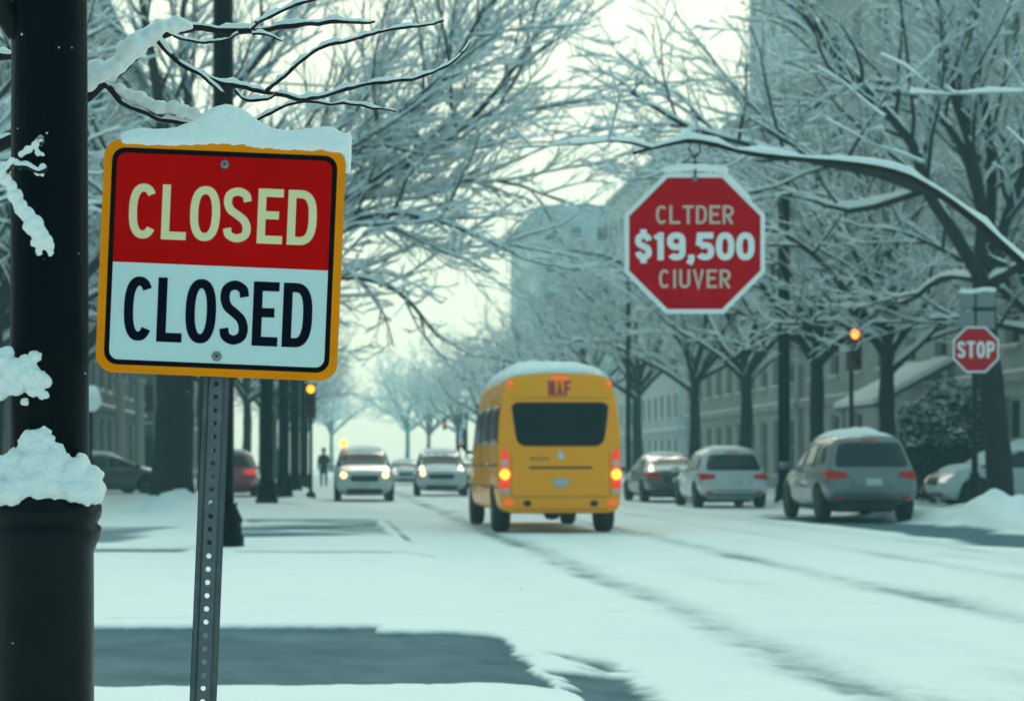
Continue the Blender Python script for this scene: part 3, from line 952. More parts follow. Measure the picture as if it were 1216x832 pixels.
# generic street trees: four grown, the rest copied
protos = []
for s in range(4):
    rng = np.random.RandomState(100 + s)
    r_ = empty('street_tree', (0, 0, 0), 'x', 'tree')
    top = 4.5 + .4 * s / 3
    lim = auto_limbs(rng, 8, top, 6.6, .16, (30, 64)) + auto_limbs(rng, 3, top + .6, 7.2, .17, (60, 80))
    make_tree(r_, [(0, 0, -.2), (.03, .02, 1.4), (-.04, .03, 2.8), (.0, .0, top + .5)], (.27, .18), lim, 200 + s, snow_t=.07 + .02 * (s > 1), frost_haze_lv=2 - (s > 1))  # last two kinds paler and snowier, haze fade put into their colour
    protos.append(r_)
spots = [  # x, Y, scale, label, group
    (14.9, 49.3, .95, 'dark slim tree rising behind the grey parked car', TG_R),
    (15.0, 56.8, 1.0, 'tree between the tall dark pole and the orange-lit signal', TG_R),
    (15.2, 67.5, 1.0, 'tree standing behind the silver hatchback', TG_R),
    (15.0, 76.0, .95, 'hazy tree behind the dark parked saloon', TG_R),
    (15.0, 90.0, 1.05, 'faded tree past the pale columns, right of the bus', TG_R),
    (14.6, 104.0, 1.05, 'faint tree on the right kerb just above the bus roof', TG_R),
    (14.4, 120.0, 1.05, 'very faint tree left of the hazy corner building', TG_R),
    (14.2, 140.0, 1.1, 'ghostly far tree in the haze at the foot of the tall block', TG_R),
    (13.8, 165.0, 1.1, 'last tree of the right row, almost lost in the haze', TG_R),
    (-4.4, 55.0, 1.0, 'snowy tree behind the row of dark lamp posts', TG_L),
    (-4.5, 67.0, 1.0, 'snowy tree arching over the oncoming pale minivan', TG_L),
    (-4.4, 80.0, 1.0, 'pale tree beyond the amber traffic light', TG_L),
    (-4.2, 95.0, 1.05, 'pale tree over the walking pedestrian', TG_L),
    (-4.0, 112.0, 1.05, 'faint tree far along the left pavement before the last two', TG_L),
    (-3.8, 132.0, 1.05, 'faint tree next to the end of the left row', TG_L),
    (-3.6, 158.0, 1.1, 'farthest tree of the left row, nearly white with haze', TG_L),
    (-9.0, 50.0, 1.05, 'dense snowy tree behind the foreground lamp post', TG_L),
    (-8.5, 33.0, .9, 'bare snowy tree at the left edge behind the big iron post', TG_L),
    (18.5, 47.0, .95, 'tree close against the cream building behind the stop sign', TG_R),
    (-7.0, 44.0, 1.0, 'tree between the iron post and the thick dark trunk', TG_L),
    (-8.2, 60.0, 1.05, 'pale tree in the second row left of the dark posts', TG_L),
    (-12.5, 57.0, 1.05, 'frosted tree at the left edge in front of the brick block', TG_L),
    (13.4, 192.0, 1.1, 'nearly white tree at the foot of the far tall block', TG_R),
    (12.6, 232.0, 1.15, 'ghost of a tree just left of the yellow bus roof', TG_R),
    (-3.6, 190.0, 1.1, 'blurred white tree at the street end on the left side', TG_L),
    (-3.0, 235.0, 1.15, 'faintest tree at the left of the street end', TG_L),
    (13.0, 305.0, 1.6, 'pale tree closing the street right beside the minibus mirror', 'far trees closing the street'),
    (0.5, 300.0, 1.4, 'pale tree closing the street above the oncoming minivan', 'far trees closing the street'),
    (-9.5, 70.0, 1.1, 'snowy tree in front of the dark shop building', TG_L),
]
kinds = [(i % 2) + (2 if s_[1] > 62 else 0) for i, s_ in enumerate(spots)]  # far spots take the paler kinds with painted haze
taken = set()
for i, (x, Y, sc, lab, grp) in enumerate(spots):
    k_ = kinds[i]
    o = copy_tree(protos[k_]) if k_ in taken else protos[k_]
    taken.add(k_)
    o.location = (x, Y, .06)
    o.rotation_euler = (0, 0, i * 1.37)
    o.scale = (sc, sc, sc)
    tag(o, lab, 'tree', grp)

# evergreen shrub under snow, beside the porch
rng = np.random.RandomState(3)
sh = empty('evergreen_shrub', (16.6, 49.5, .1), 'dark evergreen shrub under snow between the grey car and the stop sign', 'shrub')
def leaf_cloud(name, n, c, rad, size, mat, parent, seed, top=False):
    rg = np.random.RandomState(seed)
    d = rg.normal(size=(n, 3)); d /= np.linalg.norm(d, axis=1, keepdims=True)
    rr = rg.uniform(.45, 1.0, (n, 1)) ** .6
    p = d * rr * np.array(rad)
    lump = np.array([1 + .35 * noise.noise(Vector(v) * 2.2) for v in d])[:, None]
    p = p * lump
    if top: p = p[p[:, 2] > -.2 * rad[2]]
    p += np.array(c)
    n = len(p)
    a = rg.normal(size=(n, 3)); a /= np.linalg.norm(a, axis=1, keepdims=True)
    b = np.cross(a, rg.normal(size=(n, 3))); b /= np.linalg.norm(b, axis=1, keepdims=True) + 1e-9
    if top: a[:, 2] *= .3; b[:, 2] *= .3
    s = size * rg.uniform(.6, 1.3, (n, 1))
    v = np.stack([p - a * s - b * s * .5, p + a * s - b * s * .5, p + a * s + b * s * .5, p - a * s + b * s * .5], 1).reshape(-1, 3)
    return mesh_obj(name, v, np.arange(4 * n).reshape(-1, 4), mat, parent, None, False)
leaf_cloud('foliage', 9000, (0, 0, 1.6), (1.3, 1.2, 1.6), .06, M['leaf_dark'], sh, 1)
leaf_cloud('snow', 4200, (0, -.05, 1.85), (1.25, 1.15, 1.5), .085, M['twig_snow'], sh, 2, True)

# ------------------------------------------------------------------ vehicles
def body_shell(stations, name, mat, parent, subdiv=2, crease=.0, rear_bulge=.05, front_bulge=.08):
    """stations rear to front; each: 6 levels of (half width, y, z) = underside, sill, waist, belt, roof edge, roof crown height in the last"""
    bm = bmesh.new()
    rows = []
    for st in stations:
        und, sill, waist, belt, edge, crown = st
        row = []
        hw, y, z = und
        for fx in (0, .62): row.append((hw * fx, y, z))
        row.append((hw, y, z))
        for q in (sill, waist, belt, edge): row.append(q)
        row.append((edge[0] * .62, crown[1], crown[2] - .02)); row.append((0, crown[1], crown[2]))
        full = [Vector(p) for p in row] + [Vector((-p[0], p[1], p[2])) for p in row[-2:0:-1]]
        rows.append([bm.verts.new(p) for p in full])
    n = len(rows[0])
    for a, b in zip(rows, rows[1:]):
        for k in range(n):
            bm.faces.new((a[k], a[(k + 1) % n], b[(k + 1) % n], b[k]))
    for row, sgn, bul in ((rows[0], -1, rear_bulge), (rows[-1], 1, front_bulge)):
        # indices: 0 und centre,1 und .62,2 und edge,3 sill,4 waist,5 belt,6 roof edge,7 roof .62,8 roof centre, 9.. mirror
        m = lambda i: row[(n - i) % n]
        grid = [[m(2), m(1), row[0], row[1], row[2]]]
        for k in (3, 4, 5):
            r_, l_ = row[k], m(k)
            y = r_.co.y + sgn * bul
            z = r_.co.z
            grid.append([l_, bm.verts.new((-r_.co.x * .62, y - sgn * bul * .2, z)), bm.verts.new((0, y, z)), bm.verts.new((r_.co.x * .62, y - sgn * bul * .2, z)), r_])
        grid.append([m(6), m(7), row[8], row[7], row[6]])
        for a, b in zip(grid, grid[1:]):
            for k in range(4):
                bm.faces.new((a[k], a[k + 1], b[k + 1], b[k]))
    if crease:
        cl_ = bm.edges.layers.float.get('crease_edge') or bm.edges.layers.float.new('crease_edge')
        pairs = [(a[k], b[k], crease * (1 if k in (6, n - 6) else .7)) for a, b in zip(rows, rows[1:]) for k in (5, 6, n - 6, n - 5)]
        pairs += [(row[k], row[(k + 1) % n], crease * .8) for row in (rows[0], rows[-1]) for k in range(n)]
        for a, b, c_ in pairs:
            e_ = bm.edges.get((a, b))
            if e_: e_[cl_] = c_
    bmesh.ops.recalc_face_normals(bm, faces=bm.faces)
    me = bpy.data.meshes.new(name)
    bm.to_mesh(me); bm.free()
    me.materials.append(mat)
    o = bpy.data.objects.new(name, me)
    link(o, parent)
    s = o.modifiers.new('s', 'SUBSURF'); s.levels = subdiv; s.render_levels = subdiv
    evaluated(o)
    o.data.polygons.foreach_set('use_smooth', np.ones(len(o.data.polygons), dtype=bool))
    bm = bmesh.new(); bm.from_mesh(o.data)
    bvh = BVHTree.FromBMesh(bm); bm.free()
    return o, bvh
def cut_wheels(body, arches, halfw):
    """real wheel wells: cylinders cut out of the shell from both sides"""
    bm = bmesh.new()
    for (y, z, r) in arches:
        for s in (-1, 1):
            c = bmesh.ops.create_cone(bm, cap_ends=True, segments=28, radius1=r, radius2=r, depth=.42)
            bmesh.ops.rotate(bm, cent=(0, 0, 0), matrix=Matrix.Rotation(math.pi / 2, 3, 'Y'), verts=c['verts'])
            bmesh.ops.translate(bm, vec=(s * (halfw - .12), y, z), verts=c['verts'])
    me = bpy.data.meshes.new('cut'); bm.to_mesh(me); bm.free()
    me.materials.append(M['plastic'])
    k = bpy.data.objects.new('cut', me); link(k)
    md = body.modifiers.new('b', 'BOOLEAN'); md.operation = 'DIFFERENCE'; md.object = k; md.solver = 'EXACT'
    try: md.material_mode = 'TRANSFER'
    except Exception: pass
    evaluated(body)
    bpy.data.objects.remove(k)
def resample(poly, n):
    p = np.array(poly + [poly[0]], dtype=float)
    d = np.concatenate([[0], np.cumsum(np.linalg.norm(np.diff(p, axis=0), axis=1))])
    t = np.linspace(0, d[-1], n, endpoint=False)
    return np.stack([np.interp(t, d, p[:, 0]), np.interp(t, d, p[:, 1])], 1)
def roundpoly(poly, r, n=4):
    """round the corners of a polygon"""
    out_ = []
    m = len(poly)
    for i in range(m):
        a, b, c = (np.array(poly[(i + k) % m], dtype=float) for k in (-1, 0, 1))
        u, w = a - b, c - b
        lu, lw = np.linalg.norm(u), np.linalg.norm(w)
        rr = min(r, lu * .45, lw * .45)
        p0, p1 = b + u / lu * rr, b + w / lw * rr
        for k in range(n + 1):
            t = k / n
            out_.append(tuple((1 - t) ** 2 * p0 + 2 * t * (1 - t) * b + t * t * p1))
    return out_
def patch(name, bvh, outline, view, mat, parent, off=.006, N_=56, rings=5, dome=0.0, seed=None):
    """a thin panel following the body: outline in the plane seen from 'view' (rear, front, left, right, top)"""
    ol = resample(outline, N_)
    c = ol.mean(0)
    far = 12.0
    def ray(a, b):
        o, d = {'rear': ((a, -far, b), (0, 1, 0)), 'front': ((a, far, b), (0, -1, 0)), 'left': ((-far, a, b), (1, 0, 0)),
                'right': ((far, a, b), (-1, 0, 0)), 'top': ((a, b, far), (0, 0, -1))}[view]
        hit = bvh.ray_cast(Vector(o), Vector(d))
        return hit[0], (hit[1] if hit[1] is not None and hit[1].dot(Vector(d)) < 0 else (-(hit[1]) if hit[1] is not None else None)), Vector(d)
    v, f = [], []
    last = None
    for k in range(rings + 1):
        s = 1 - k / rings
        for i in range(N_):
            q = c + (ol[i] - c) * max(s, .02)
            loc, nrm, d = ray(q[0], q[1])
            if loc is None:
                if last is None: last = (Vector((0, 0, 0)), -d)
                loc, nrm = last
            last = (loc, nrm)
            h_ = off + dome * (1 - s ** 3)
            if seed is not None:
                pp = Vector((q[0], q[1], seed))
                h_ += dome * .45 * noise.noise(pp * 2.6) * (1 - s ** 3) + dome * .15 * noise.noise(pp * 9)
            v.append(loc + nrm * h_)
    # rim going just under the surface
    b0 = len(v)
    for i in range(N_):
        loc, nrm, d = ray(*ol[i])
        if loc is None: loc, nrm = v[i], -d
        v.append(loc - nrm * .012)
    for k in range(rings):
        for i in range(N_):
            j = (i + 1) % N_
            f.append((k * N_ + i, k * N_ + j, (k + 1) * N_ + j, (k + 1) * N_ + i))
    for i in range(N_):
        j = (i + 1) % N_
        f.append((b0 + i, b0 + j, j, i))
    f.append(tuple(rings * N_ + i for i in range(N_)))
    return mesh_obj(name, v, f, mat, parent, None, True)
def add_wheel(parent, x, y, r, w, side, spokes=5):
    tyre = MB().lathe([(r * .62, -w / 2), (r * .90, -w / 2), (r * .985, -w * .36), (r, -w * .2), (r, w * .2), (r * .985, w * .36), (r * .90, w / 2), (r * .62, w / 2)], (0, 0, 0), 28, 'x')
    t = tyre.build('wheel', M['tyre'], parent, True, (x, y, r))
    rm = MB().lathe([(r * .63, side * w * .15), (r * .63, side * w * .46), (r * .56, side * w * .44), (r * .54, side * w * .18)], (0, 0, 0), 24, 'x')
    for k in range(spokes):
        a = 2 * math.pi * k / spokes + .3
        rm.box((side * w * .38, math.cos(a) * r * .3, math.sin(a) * r * .3), (w * .14, r * .60, r * .16), 0, Matrix.Rotation(a, 3, 'X'))
    rm.lathe([(r * .14, side * w * .3), (r * .14, side * w * .5)], (0, 0, 0), 12, 'x')
    rm.build('rim', M['rim'], t)
    return t

def make_car(name, label, cat, L_, W, Hh, mat, kind='suv', rear_lit=False, head='off', snow=.07, group=None, plate_rear=True, glass_snow=False, hood_snow=True, beacon=False, spare=None):
    root = empty(name, (0, 0, 0), label, cat, group=group)
    hw = W / 2
    R_ = -L_ / 2
    g = .20 if kind == 'suv' else .16
    zs, zw, zb = (.42, .74, 1.02) if kind == 'suv' else (.36, .64, .90)
    zr = Hh - .06
    fw = L_ / 2
    if kind == 'sedan':
        rear_edge = [(hw * .62, R_ + .38, g + .14), (hw * .90, R_ + .08, zs + .05), (hw * .95, R_, zw), (hw * .90, R_ + .06, zb - .02), (hw * .80, R_ + .12, zb + .05), (0, R_ + .12, zb + .08)]
        trunk_ = [(hw * .80, R_ + .8, g), (hw * .97, R_ + .75, zs), (hw, R_ + .75, zw), (hw * .95, R_ + .7, zb), (hw * .80, R_ + .62, zb + .10), (0, R_ + .6, zb + .13)]
        back = [(hw * .82, R_ + 1.35, g), (hw * .98, R_ + 1.4, zs), (hw, R_ + 1.4, zw), (hw * .97, R_ + 1.3, zb), (hw * .66, R_ + 1.45, zr - .05), (0, R_ + 1.45, Hh - .04)]
        st = [rear_edge, trunk_, back]
    else:
        sl = .50 if kind == 'suv' else .62
        rear_edge = [(hw * .66, R_ + .34, g + .17), (hw * .90, R_ + .05, zs + .06), (hw * .955, R_, zw - .04), (hw * .89, R_ + .17, zb + .02), (hw * .70, R_ + sl, zr - .02), (0, R_ + sl - .05, Hh - .02)]
        q1 = [(hw * .80, R_ + .7, g), (hw * .97, R_ + .65, zs), (hw, R_ + .62, zw), (hw * .955, R_ + .62, zb), (hw * .72, R_ + .85, zr), (0, R_ + .85, Hh)]
        back = [(hw * .82, R_ + 1.4, g), (hw * .98, R_ + 1.4, zs), (hw, R_ + 1.4, zw), (hw * .965, R_ + 1.35, zb), (hw * .73, R_ + 1.5, zr + .01), (0, R_ + 1.5, Hh + .01)]
        st = [rear_edge, q1, back]
    ym = fw - 1.95
    st.append([(hw * .82, ym - .55, g), (hw * .98, ym - .5, zs), (hw, ym - .5, zw), (hw * .97, ym - .5, zb - .01), (hw * .72, ym - .45, zr), (0, ym - .4, Hh)])
    st.append([(hw * .82, ym + .25, g), (hw * .98, ym + .25, zs), (hw, ym + .25, zw), (hw * .97, ym + .3, zb - .02), (hw * .70, ym + .25, zr - .12), (0, ym + .30, Hh - .09)])
    st.append([(hw * .82, fw - 1.0, g), (hw * .98, fw - 1.0, zs), (hw * .99, fw - 1.0, zw), (hw * .95, fw - 1.05, zb - .04), (hw * .78, fw - 1.05, zb + .05), (0, fw - 1.1, zb + .09)])
    st.append([(hw * .78, fw - .45, g), (hw * .95, fw - .40, zs), (hw * .96, fw - .40, zw), (hw * .90, fw - .42, zb - .08), (hw * .68, fw - .42, zb - .02), (0, fw - .42, zb + .02)])
    st.append([(hw * .60, fw - .25, g + .05), (hw * .84, fw - .12, zs - .02), (hw * .84, fw - .08, zw - .04), (hw * .78, fw - .18, zb - .18), (hw * .58, fw - .22, zb - .12), (0, fw - .18, zb - .09)])
    body, bvh = body_shell(st, 'body', mat, root, crease=.45)
    wr = .37 if kind == 'suv' else .335
    ya, yf = R_ + (.86 if kind != 'sedan' else 1.0), fw - .86
    cut_wheels(body, [(ya, wr, wr + .065), (yf, wr, wr + .065)], hw)
    for s in (-1, 1):
        for y in (ya, yf):
            add_wheel(root, s * (hw - .125), y, wr, .22, s)
    # dark sills and underside
    md = MB().box((0, .1, g + .06), (W * .60, L_ - 1.3, .14), bev=.03)
    md.build('underbody', M['plastic'], root)
    # windows
    zt = zr - .10
    if kind == 'sedan':
        patch('rear_window', bvh, roundpoly([(-hw * .62, zb + .16), (hw * .62, zb + .16), (hw * .54, zt - .02), (-hw * .54, zt - .02)], .08), 'rear', M['glass'], root)
        side = [(R_ + 1.15, zb + .06), (ym + .95, zb + .04), (ym + .15, zt), (R_ + 1.75, zt)]
    else:
        patch('rear_window', bvh, roundpoly([(-hw * .78, zb + .08), (hw * .78, zb + .08), (hw * .64, zt + .0), (-hw * .64, zt + .0)], .09), 'rear', M['glass'], root)
        side = [(R_ + .62, zb + .14), (R_ + 1.3, zb + .06), (ym + .95, zb + .04), (ym + .15, zt), (R_ + .95, zt)]
    # side glass: split by pillars
    def clip(poly, y0, y1):
        pts = resample([tuple(q) for q in poly], 160)
        k = pts[(pts[:, 0] >= y0) & (pts[:, 0] <= y1)]
        lo, hi = k[:, 0].min(), k[:, 0].max()
        top, bot = [], []
        for yy in np.linspace(lo, hi, 9):
            near = pts[np.abs(pts[:, 0] - yy) < .06]
            top.append((yy, near[:, 1].max())); bot.append((yy, near[:, 1].min()))
        return bot + top[::-1]
    cuts = [side[0][0], ym - 1.35 if kind != 'sedan' else ym - 1.0, ym - .35, ym + 1.0]
    if kind != 'sedan': cuts = [side[0][0], R_ + 1.35, ym - .45, ym + 1.0]
    for view, s in (('left', -1), ('right', 1)):
        for a, b in zip(cuts, cuts[1:]):
            if b - a < .25: continue
            patch('side_window', bvh, clip(side, a + .035, b - .035), view, M['glass'], root, N_=40, rings=3)
        # door seams and handles
        for yy in (ym - .40, ym + .62):
            patch('door_seam', bvh, [(yy - .008, zs + .02), (yy + .008, zs + .02), (yy + .008, zb), (yy - .008, zb)], view, M['plastic'], root, off=.002, N_=24, rings=2)
        for yy in (ym - .62, ym + .38 - .95 + .55):
            patch('door_handle', bvh, roundpoly([(yy - .1, zb - .13), (yy + .1, zb - .13), (yy + .1, zb - .09), (yy - .1, zb - .09)], .015), view, M['chrome'] if kind == 'suv' else mat, root, off=.02, N_=20, rings=2)
        mrr = MB().box((s * (hw + .09), ym + .72, zb + .10), (.20, .12, .15), bev=.035)
        mrr.box((s * (hw - .02), ym + .74, zb + .05), (.14, .06, .05), bev=.01)
        mrr.build('mirror', mat, root, True)
    patch('windscreen', bvh, roundpoly([(-hw * .80, zb + .10), (hw * .80, zb + .10), (hw * .62, zt - .04), (-hw * .62, zt - .04)], .10), 'front', M['glass'], root)
    # rear lamps, plate, bumper
    zl = zb - .09
    for s in (-1, 1):
        patch('tail_light', bvh, roundpoly([(s * hw * .52, zl - .03), (s * hw * .93, zl - .09), (s * hw * .95, zl + .10), (s * hw * .54, zl + .06)], .04), 'rear', M['red_lit'] if rear_lit else M['red_lens'], root, off=.012)
        patch('reflector', bvh, roundpoly([(s * hw * .60, zs + .05), (s * hw * .80, zs + .05), (s * hw * .80, zs + .095), (s * hw * .60, zs + .095)], .015), 'rear', M['red_lens'], root, off=.008, N_=24, rings=2)
    patch('number_plate', bvh, roundpoly([(-.16, zw - .02), (.16, zw - .02), (.16, zw + .12), (-.16, zw + .12)], .015), 'rear', M['plate'], root, off=.010, N_=32, rings=2)
    patch('plate_recess', bvh, roundpoly([(-.42, zw - .05), (.42, zw - .05), (.46, zw + .17), (-.46, zw + .17)], .05), 'rear', M['plastic'] if kind == 'sedan' else mat, root, off=.004)
    patch('lower_bumper', bvh, roundpoly([(-hw * .74, g + .19), (hw * .74, g + .19), (hw * .80, zs + .02), (-hw * .80, zs + .02)], .05), 'rear', M['plastic'], root, off=.008)
    patch('brake_light', bvh, [(-.16, zt + .035), (.16, zt + .035), (.16, zt + .06), (-.16, zt + .06)], 'rear', M['red_lens'], root, off=.012, N_=24, rings=2)
    patch('tailgate_seam', bvh, [(-hw * .86, zs + .10), (hw * .86, zs + .10), (hw * .86, zs + .116), (-hw * .86, zs + .116)], 'rear', M['plastic'], root, off=.003, N_=40, rings=2)
    # front: grille, lamps, bumper
    for s in (-1, 1):
        hl = patch('headlight', bvh, roundpoly([(s * hw * .50, zb - .30), (s * hw * .82, zb - .32), (s * hw * .84, zb - .10), (s * hw * .54, zb - .20)], .05), 'front', M['head_off'] if head == 'off' else M['clear_lens'], root, off=.012)
        if head == 'on' or (head == 'left' and s > 0):
            patch('bulb', bvh, [tuple(q) for q in ell(s * hw * .68, zb - .22, .10, .085, 0, 360, 16, 2)[:-1]], 'front', M['head_lit'], hl, off=.022, N_=20, rings=3, dome=.02)
        patch('fog_light', bvh, roundpoly([(s * hw * .56, zs - .08), (s * hw * .74, zs - .08), (s * hw * .74, zs + .0), (s * hw * .56, zs + .0)], .03), 'front', M['clear_lens'], root, off=.008, N_=24, rings=2)
    patch('grille', bvh, roundpoly([(-hw * .44, zw - .12), (hw * .44, zw - .12), (hw * .48, zw + .06), (-hw * .48, zw + .06)], .05), 'front', M['plastic'], root, off=.008)
    patch('front_bumper', bvh, roundpoly([(-hw * .70, g + .06), (hw * .70, g + .06), (hw * .78, zs - .02), (-hw * .78, zs - .02)], .05), 'front', M['plastic'], root, off=.006)
    patch('front_plate', bvh, roundpoly([(-.16, zs + .06), (.16, zs + .06), (.16, zs + .17), (-.16, zs + .17)], .015), 'front', M['plate'], root, off=.014, N_=32, rings=2)
    if snow:
        y0_ = (R_ + .62) if kind != 'sedan' else R_ + 1.5
        patch('roof_snow', bvh, roundpoly([(-hw * .66, y0_), (hw * .66, y0_), (hw * .62, ym + .28), (-hw * .62, ym + .28)], .25), 'top', M['snow'], root, off=.008, dome=snow, seed=len(name) + L_, N_=64, rings=9)
        if hood_snow:
            patch('bonnet_snow', bvh, roundpoly([(-hw * .70, fw - 1.0), (hw * .70, fw - 1.0), (hw * .60, fw - .32), (-hw * .60, fw - .32)], .2), 'top', M['snow'], root, off=.006, dome=snow * .5, seed=3.3, N_=56, rings=6)
        if kind == 'sedan':
            patch('boot_snow', bvh, roundpoly([(-hw * .72, R_ + .14), (hw * .72, R_ + .14), (hw * .66, R_ + .72), (-hw * .66, R_ + .72)], .12), 'top', M['snow'], root, off=.006, dome=snow * .6, seed=6.3, N_=48, rings=5)
        if glass_snow:
            patch('window_snow', bvh, roundpoly([(-hw * .78, ym + .2), (hw * .78, ym + .2), (hw * .82, fw - 1.05), (-hw * .82, fw - 1.05)], .2), 'top', M['snow'], root, off=.008, dome=snow * .8, seed=9.1, N_=56, rings=6)
    if beacon:
        MB().lathe([(.0, -.02), (.10, -.02), (.11, .08), (.08, .16), (.0, .18)], (beacon, ym - .1, Hh + .03), 14, cap=False).build('roof_beacon', M['signal_amber'], root, True)
    return root, bvh

def put(o, x, y, rz=0, z=None):
    o.location = (x, y, (.035 if z is None else z))
    o.rotation_euler = (0, 0, rz)
PG = 'cars parked along the right kerb'
c, _ = make_car('parked_car', 'grey estate SUV parked nearest on the right, snow heaped on its roof', 'car', 4.7, 1.86, 1.74, M['grey'], 'suv', snow=.13, group=PG)
put(c, (1037 - VX) / 60, 36.3 + 2.35, math.radians(-2.2), .02)
c, _ = make_car('parked_car', 'silver hatchback parked between the dark saloon and the grey SUV', 'car', 4.35, 1.84, 1.56, M['silver'], 'hatch', snow=.06, group=PG)
put(c, (872 - VX) / 46.1, 47.4 + 2.2, math.radians(-1))
c, _ = make_car('parked_car', 'dark saloon parked just right of the yellow bus', 'car', 4.5, 1.82, 1.50, M['dark'], 'sedan', snow=.05, group=PG)
put(c, (800 - VX) / 40.0, 54.6 + 2.25, math.radians(1))
OG = 'oncoming cars'
c, _ = make_car('oncoming_car', 'pale minivan driving towards us with both headlights and an amber roof lamp lit', 'car', 4.6, 1.86, 1.70, M['white_car'], 'suv', head='on', snow=.03, group=OG, beacon=.62, hood_snow=False)
put(c, (433 - VX) / 39.3, 56 + 2.3, math.pi)
c, _ = make_car('oncoming_car', 'silver oncoming SUV with one headlight glowing, left of the bus', 'car', 4.6, 1.95, 1.70, M['silver'], 'suv', head='left', snow=.05, group=OG)
put(c, (527 - VX) / 33.3, 66 + 2.3, math.pi - math.radians(2))
c, _ = make_car('oncoming_car', 'pale car half hidden behind the yellow bus mirror', 'car', 4.4, 1.82, 1.46, M['white_car'], 'sedan', snow=.05, group=OG)
put(c, (575 - VX) / 29, 77 + 2.3, math.pi - math.radians(4))
c2 = copy_tree(c)
put(c2, (481 - VX) / 21.0, 105, math.pi)
tag(c2, 'small hazy pale car far down the street between the two oncoming cars', 'car', OG)
c, _ = make_car('parked_car', 'dark saloon at the left behind the pale columns with snow on its roof', 'car', 4.5, 1.8, 1.48, M['dark'], 'sedan', snow=.08, group='cars on the left side')
put(c, -8.1, 66, math.radians(-60), .12)
c, _ = make_car('parked_car', 'red hatchback with snow on its roof, half hidden behind the dark posts', 'car', 4.2, 1.78, 1.5, M['red_car'], 'hatch', rear_lit=True, snow=.06, group='cars on the left side')
put(c, -3.15, 60.5, 0, .12)
c, _ = make_car('parked_car', 'snow-buried pale car parked side-on behind the stop sign', 'car', 4.4, 1.8, 1.5, M['white_car'], 'hatch', snow=.16, glass_snow=True, group=None)
put(c, 17.0, 45.6, math.radians(90), .14)

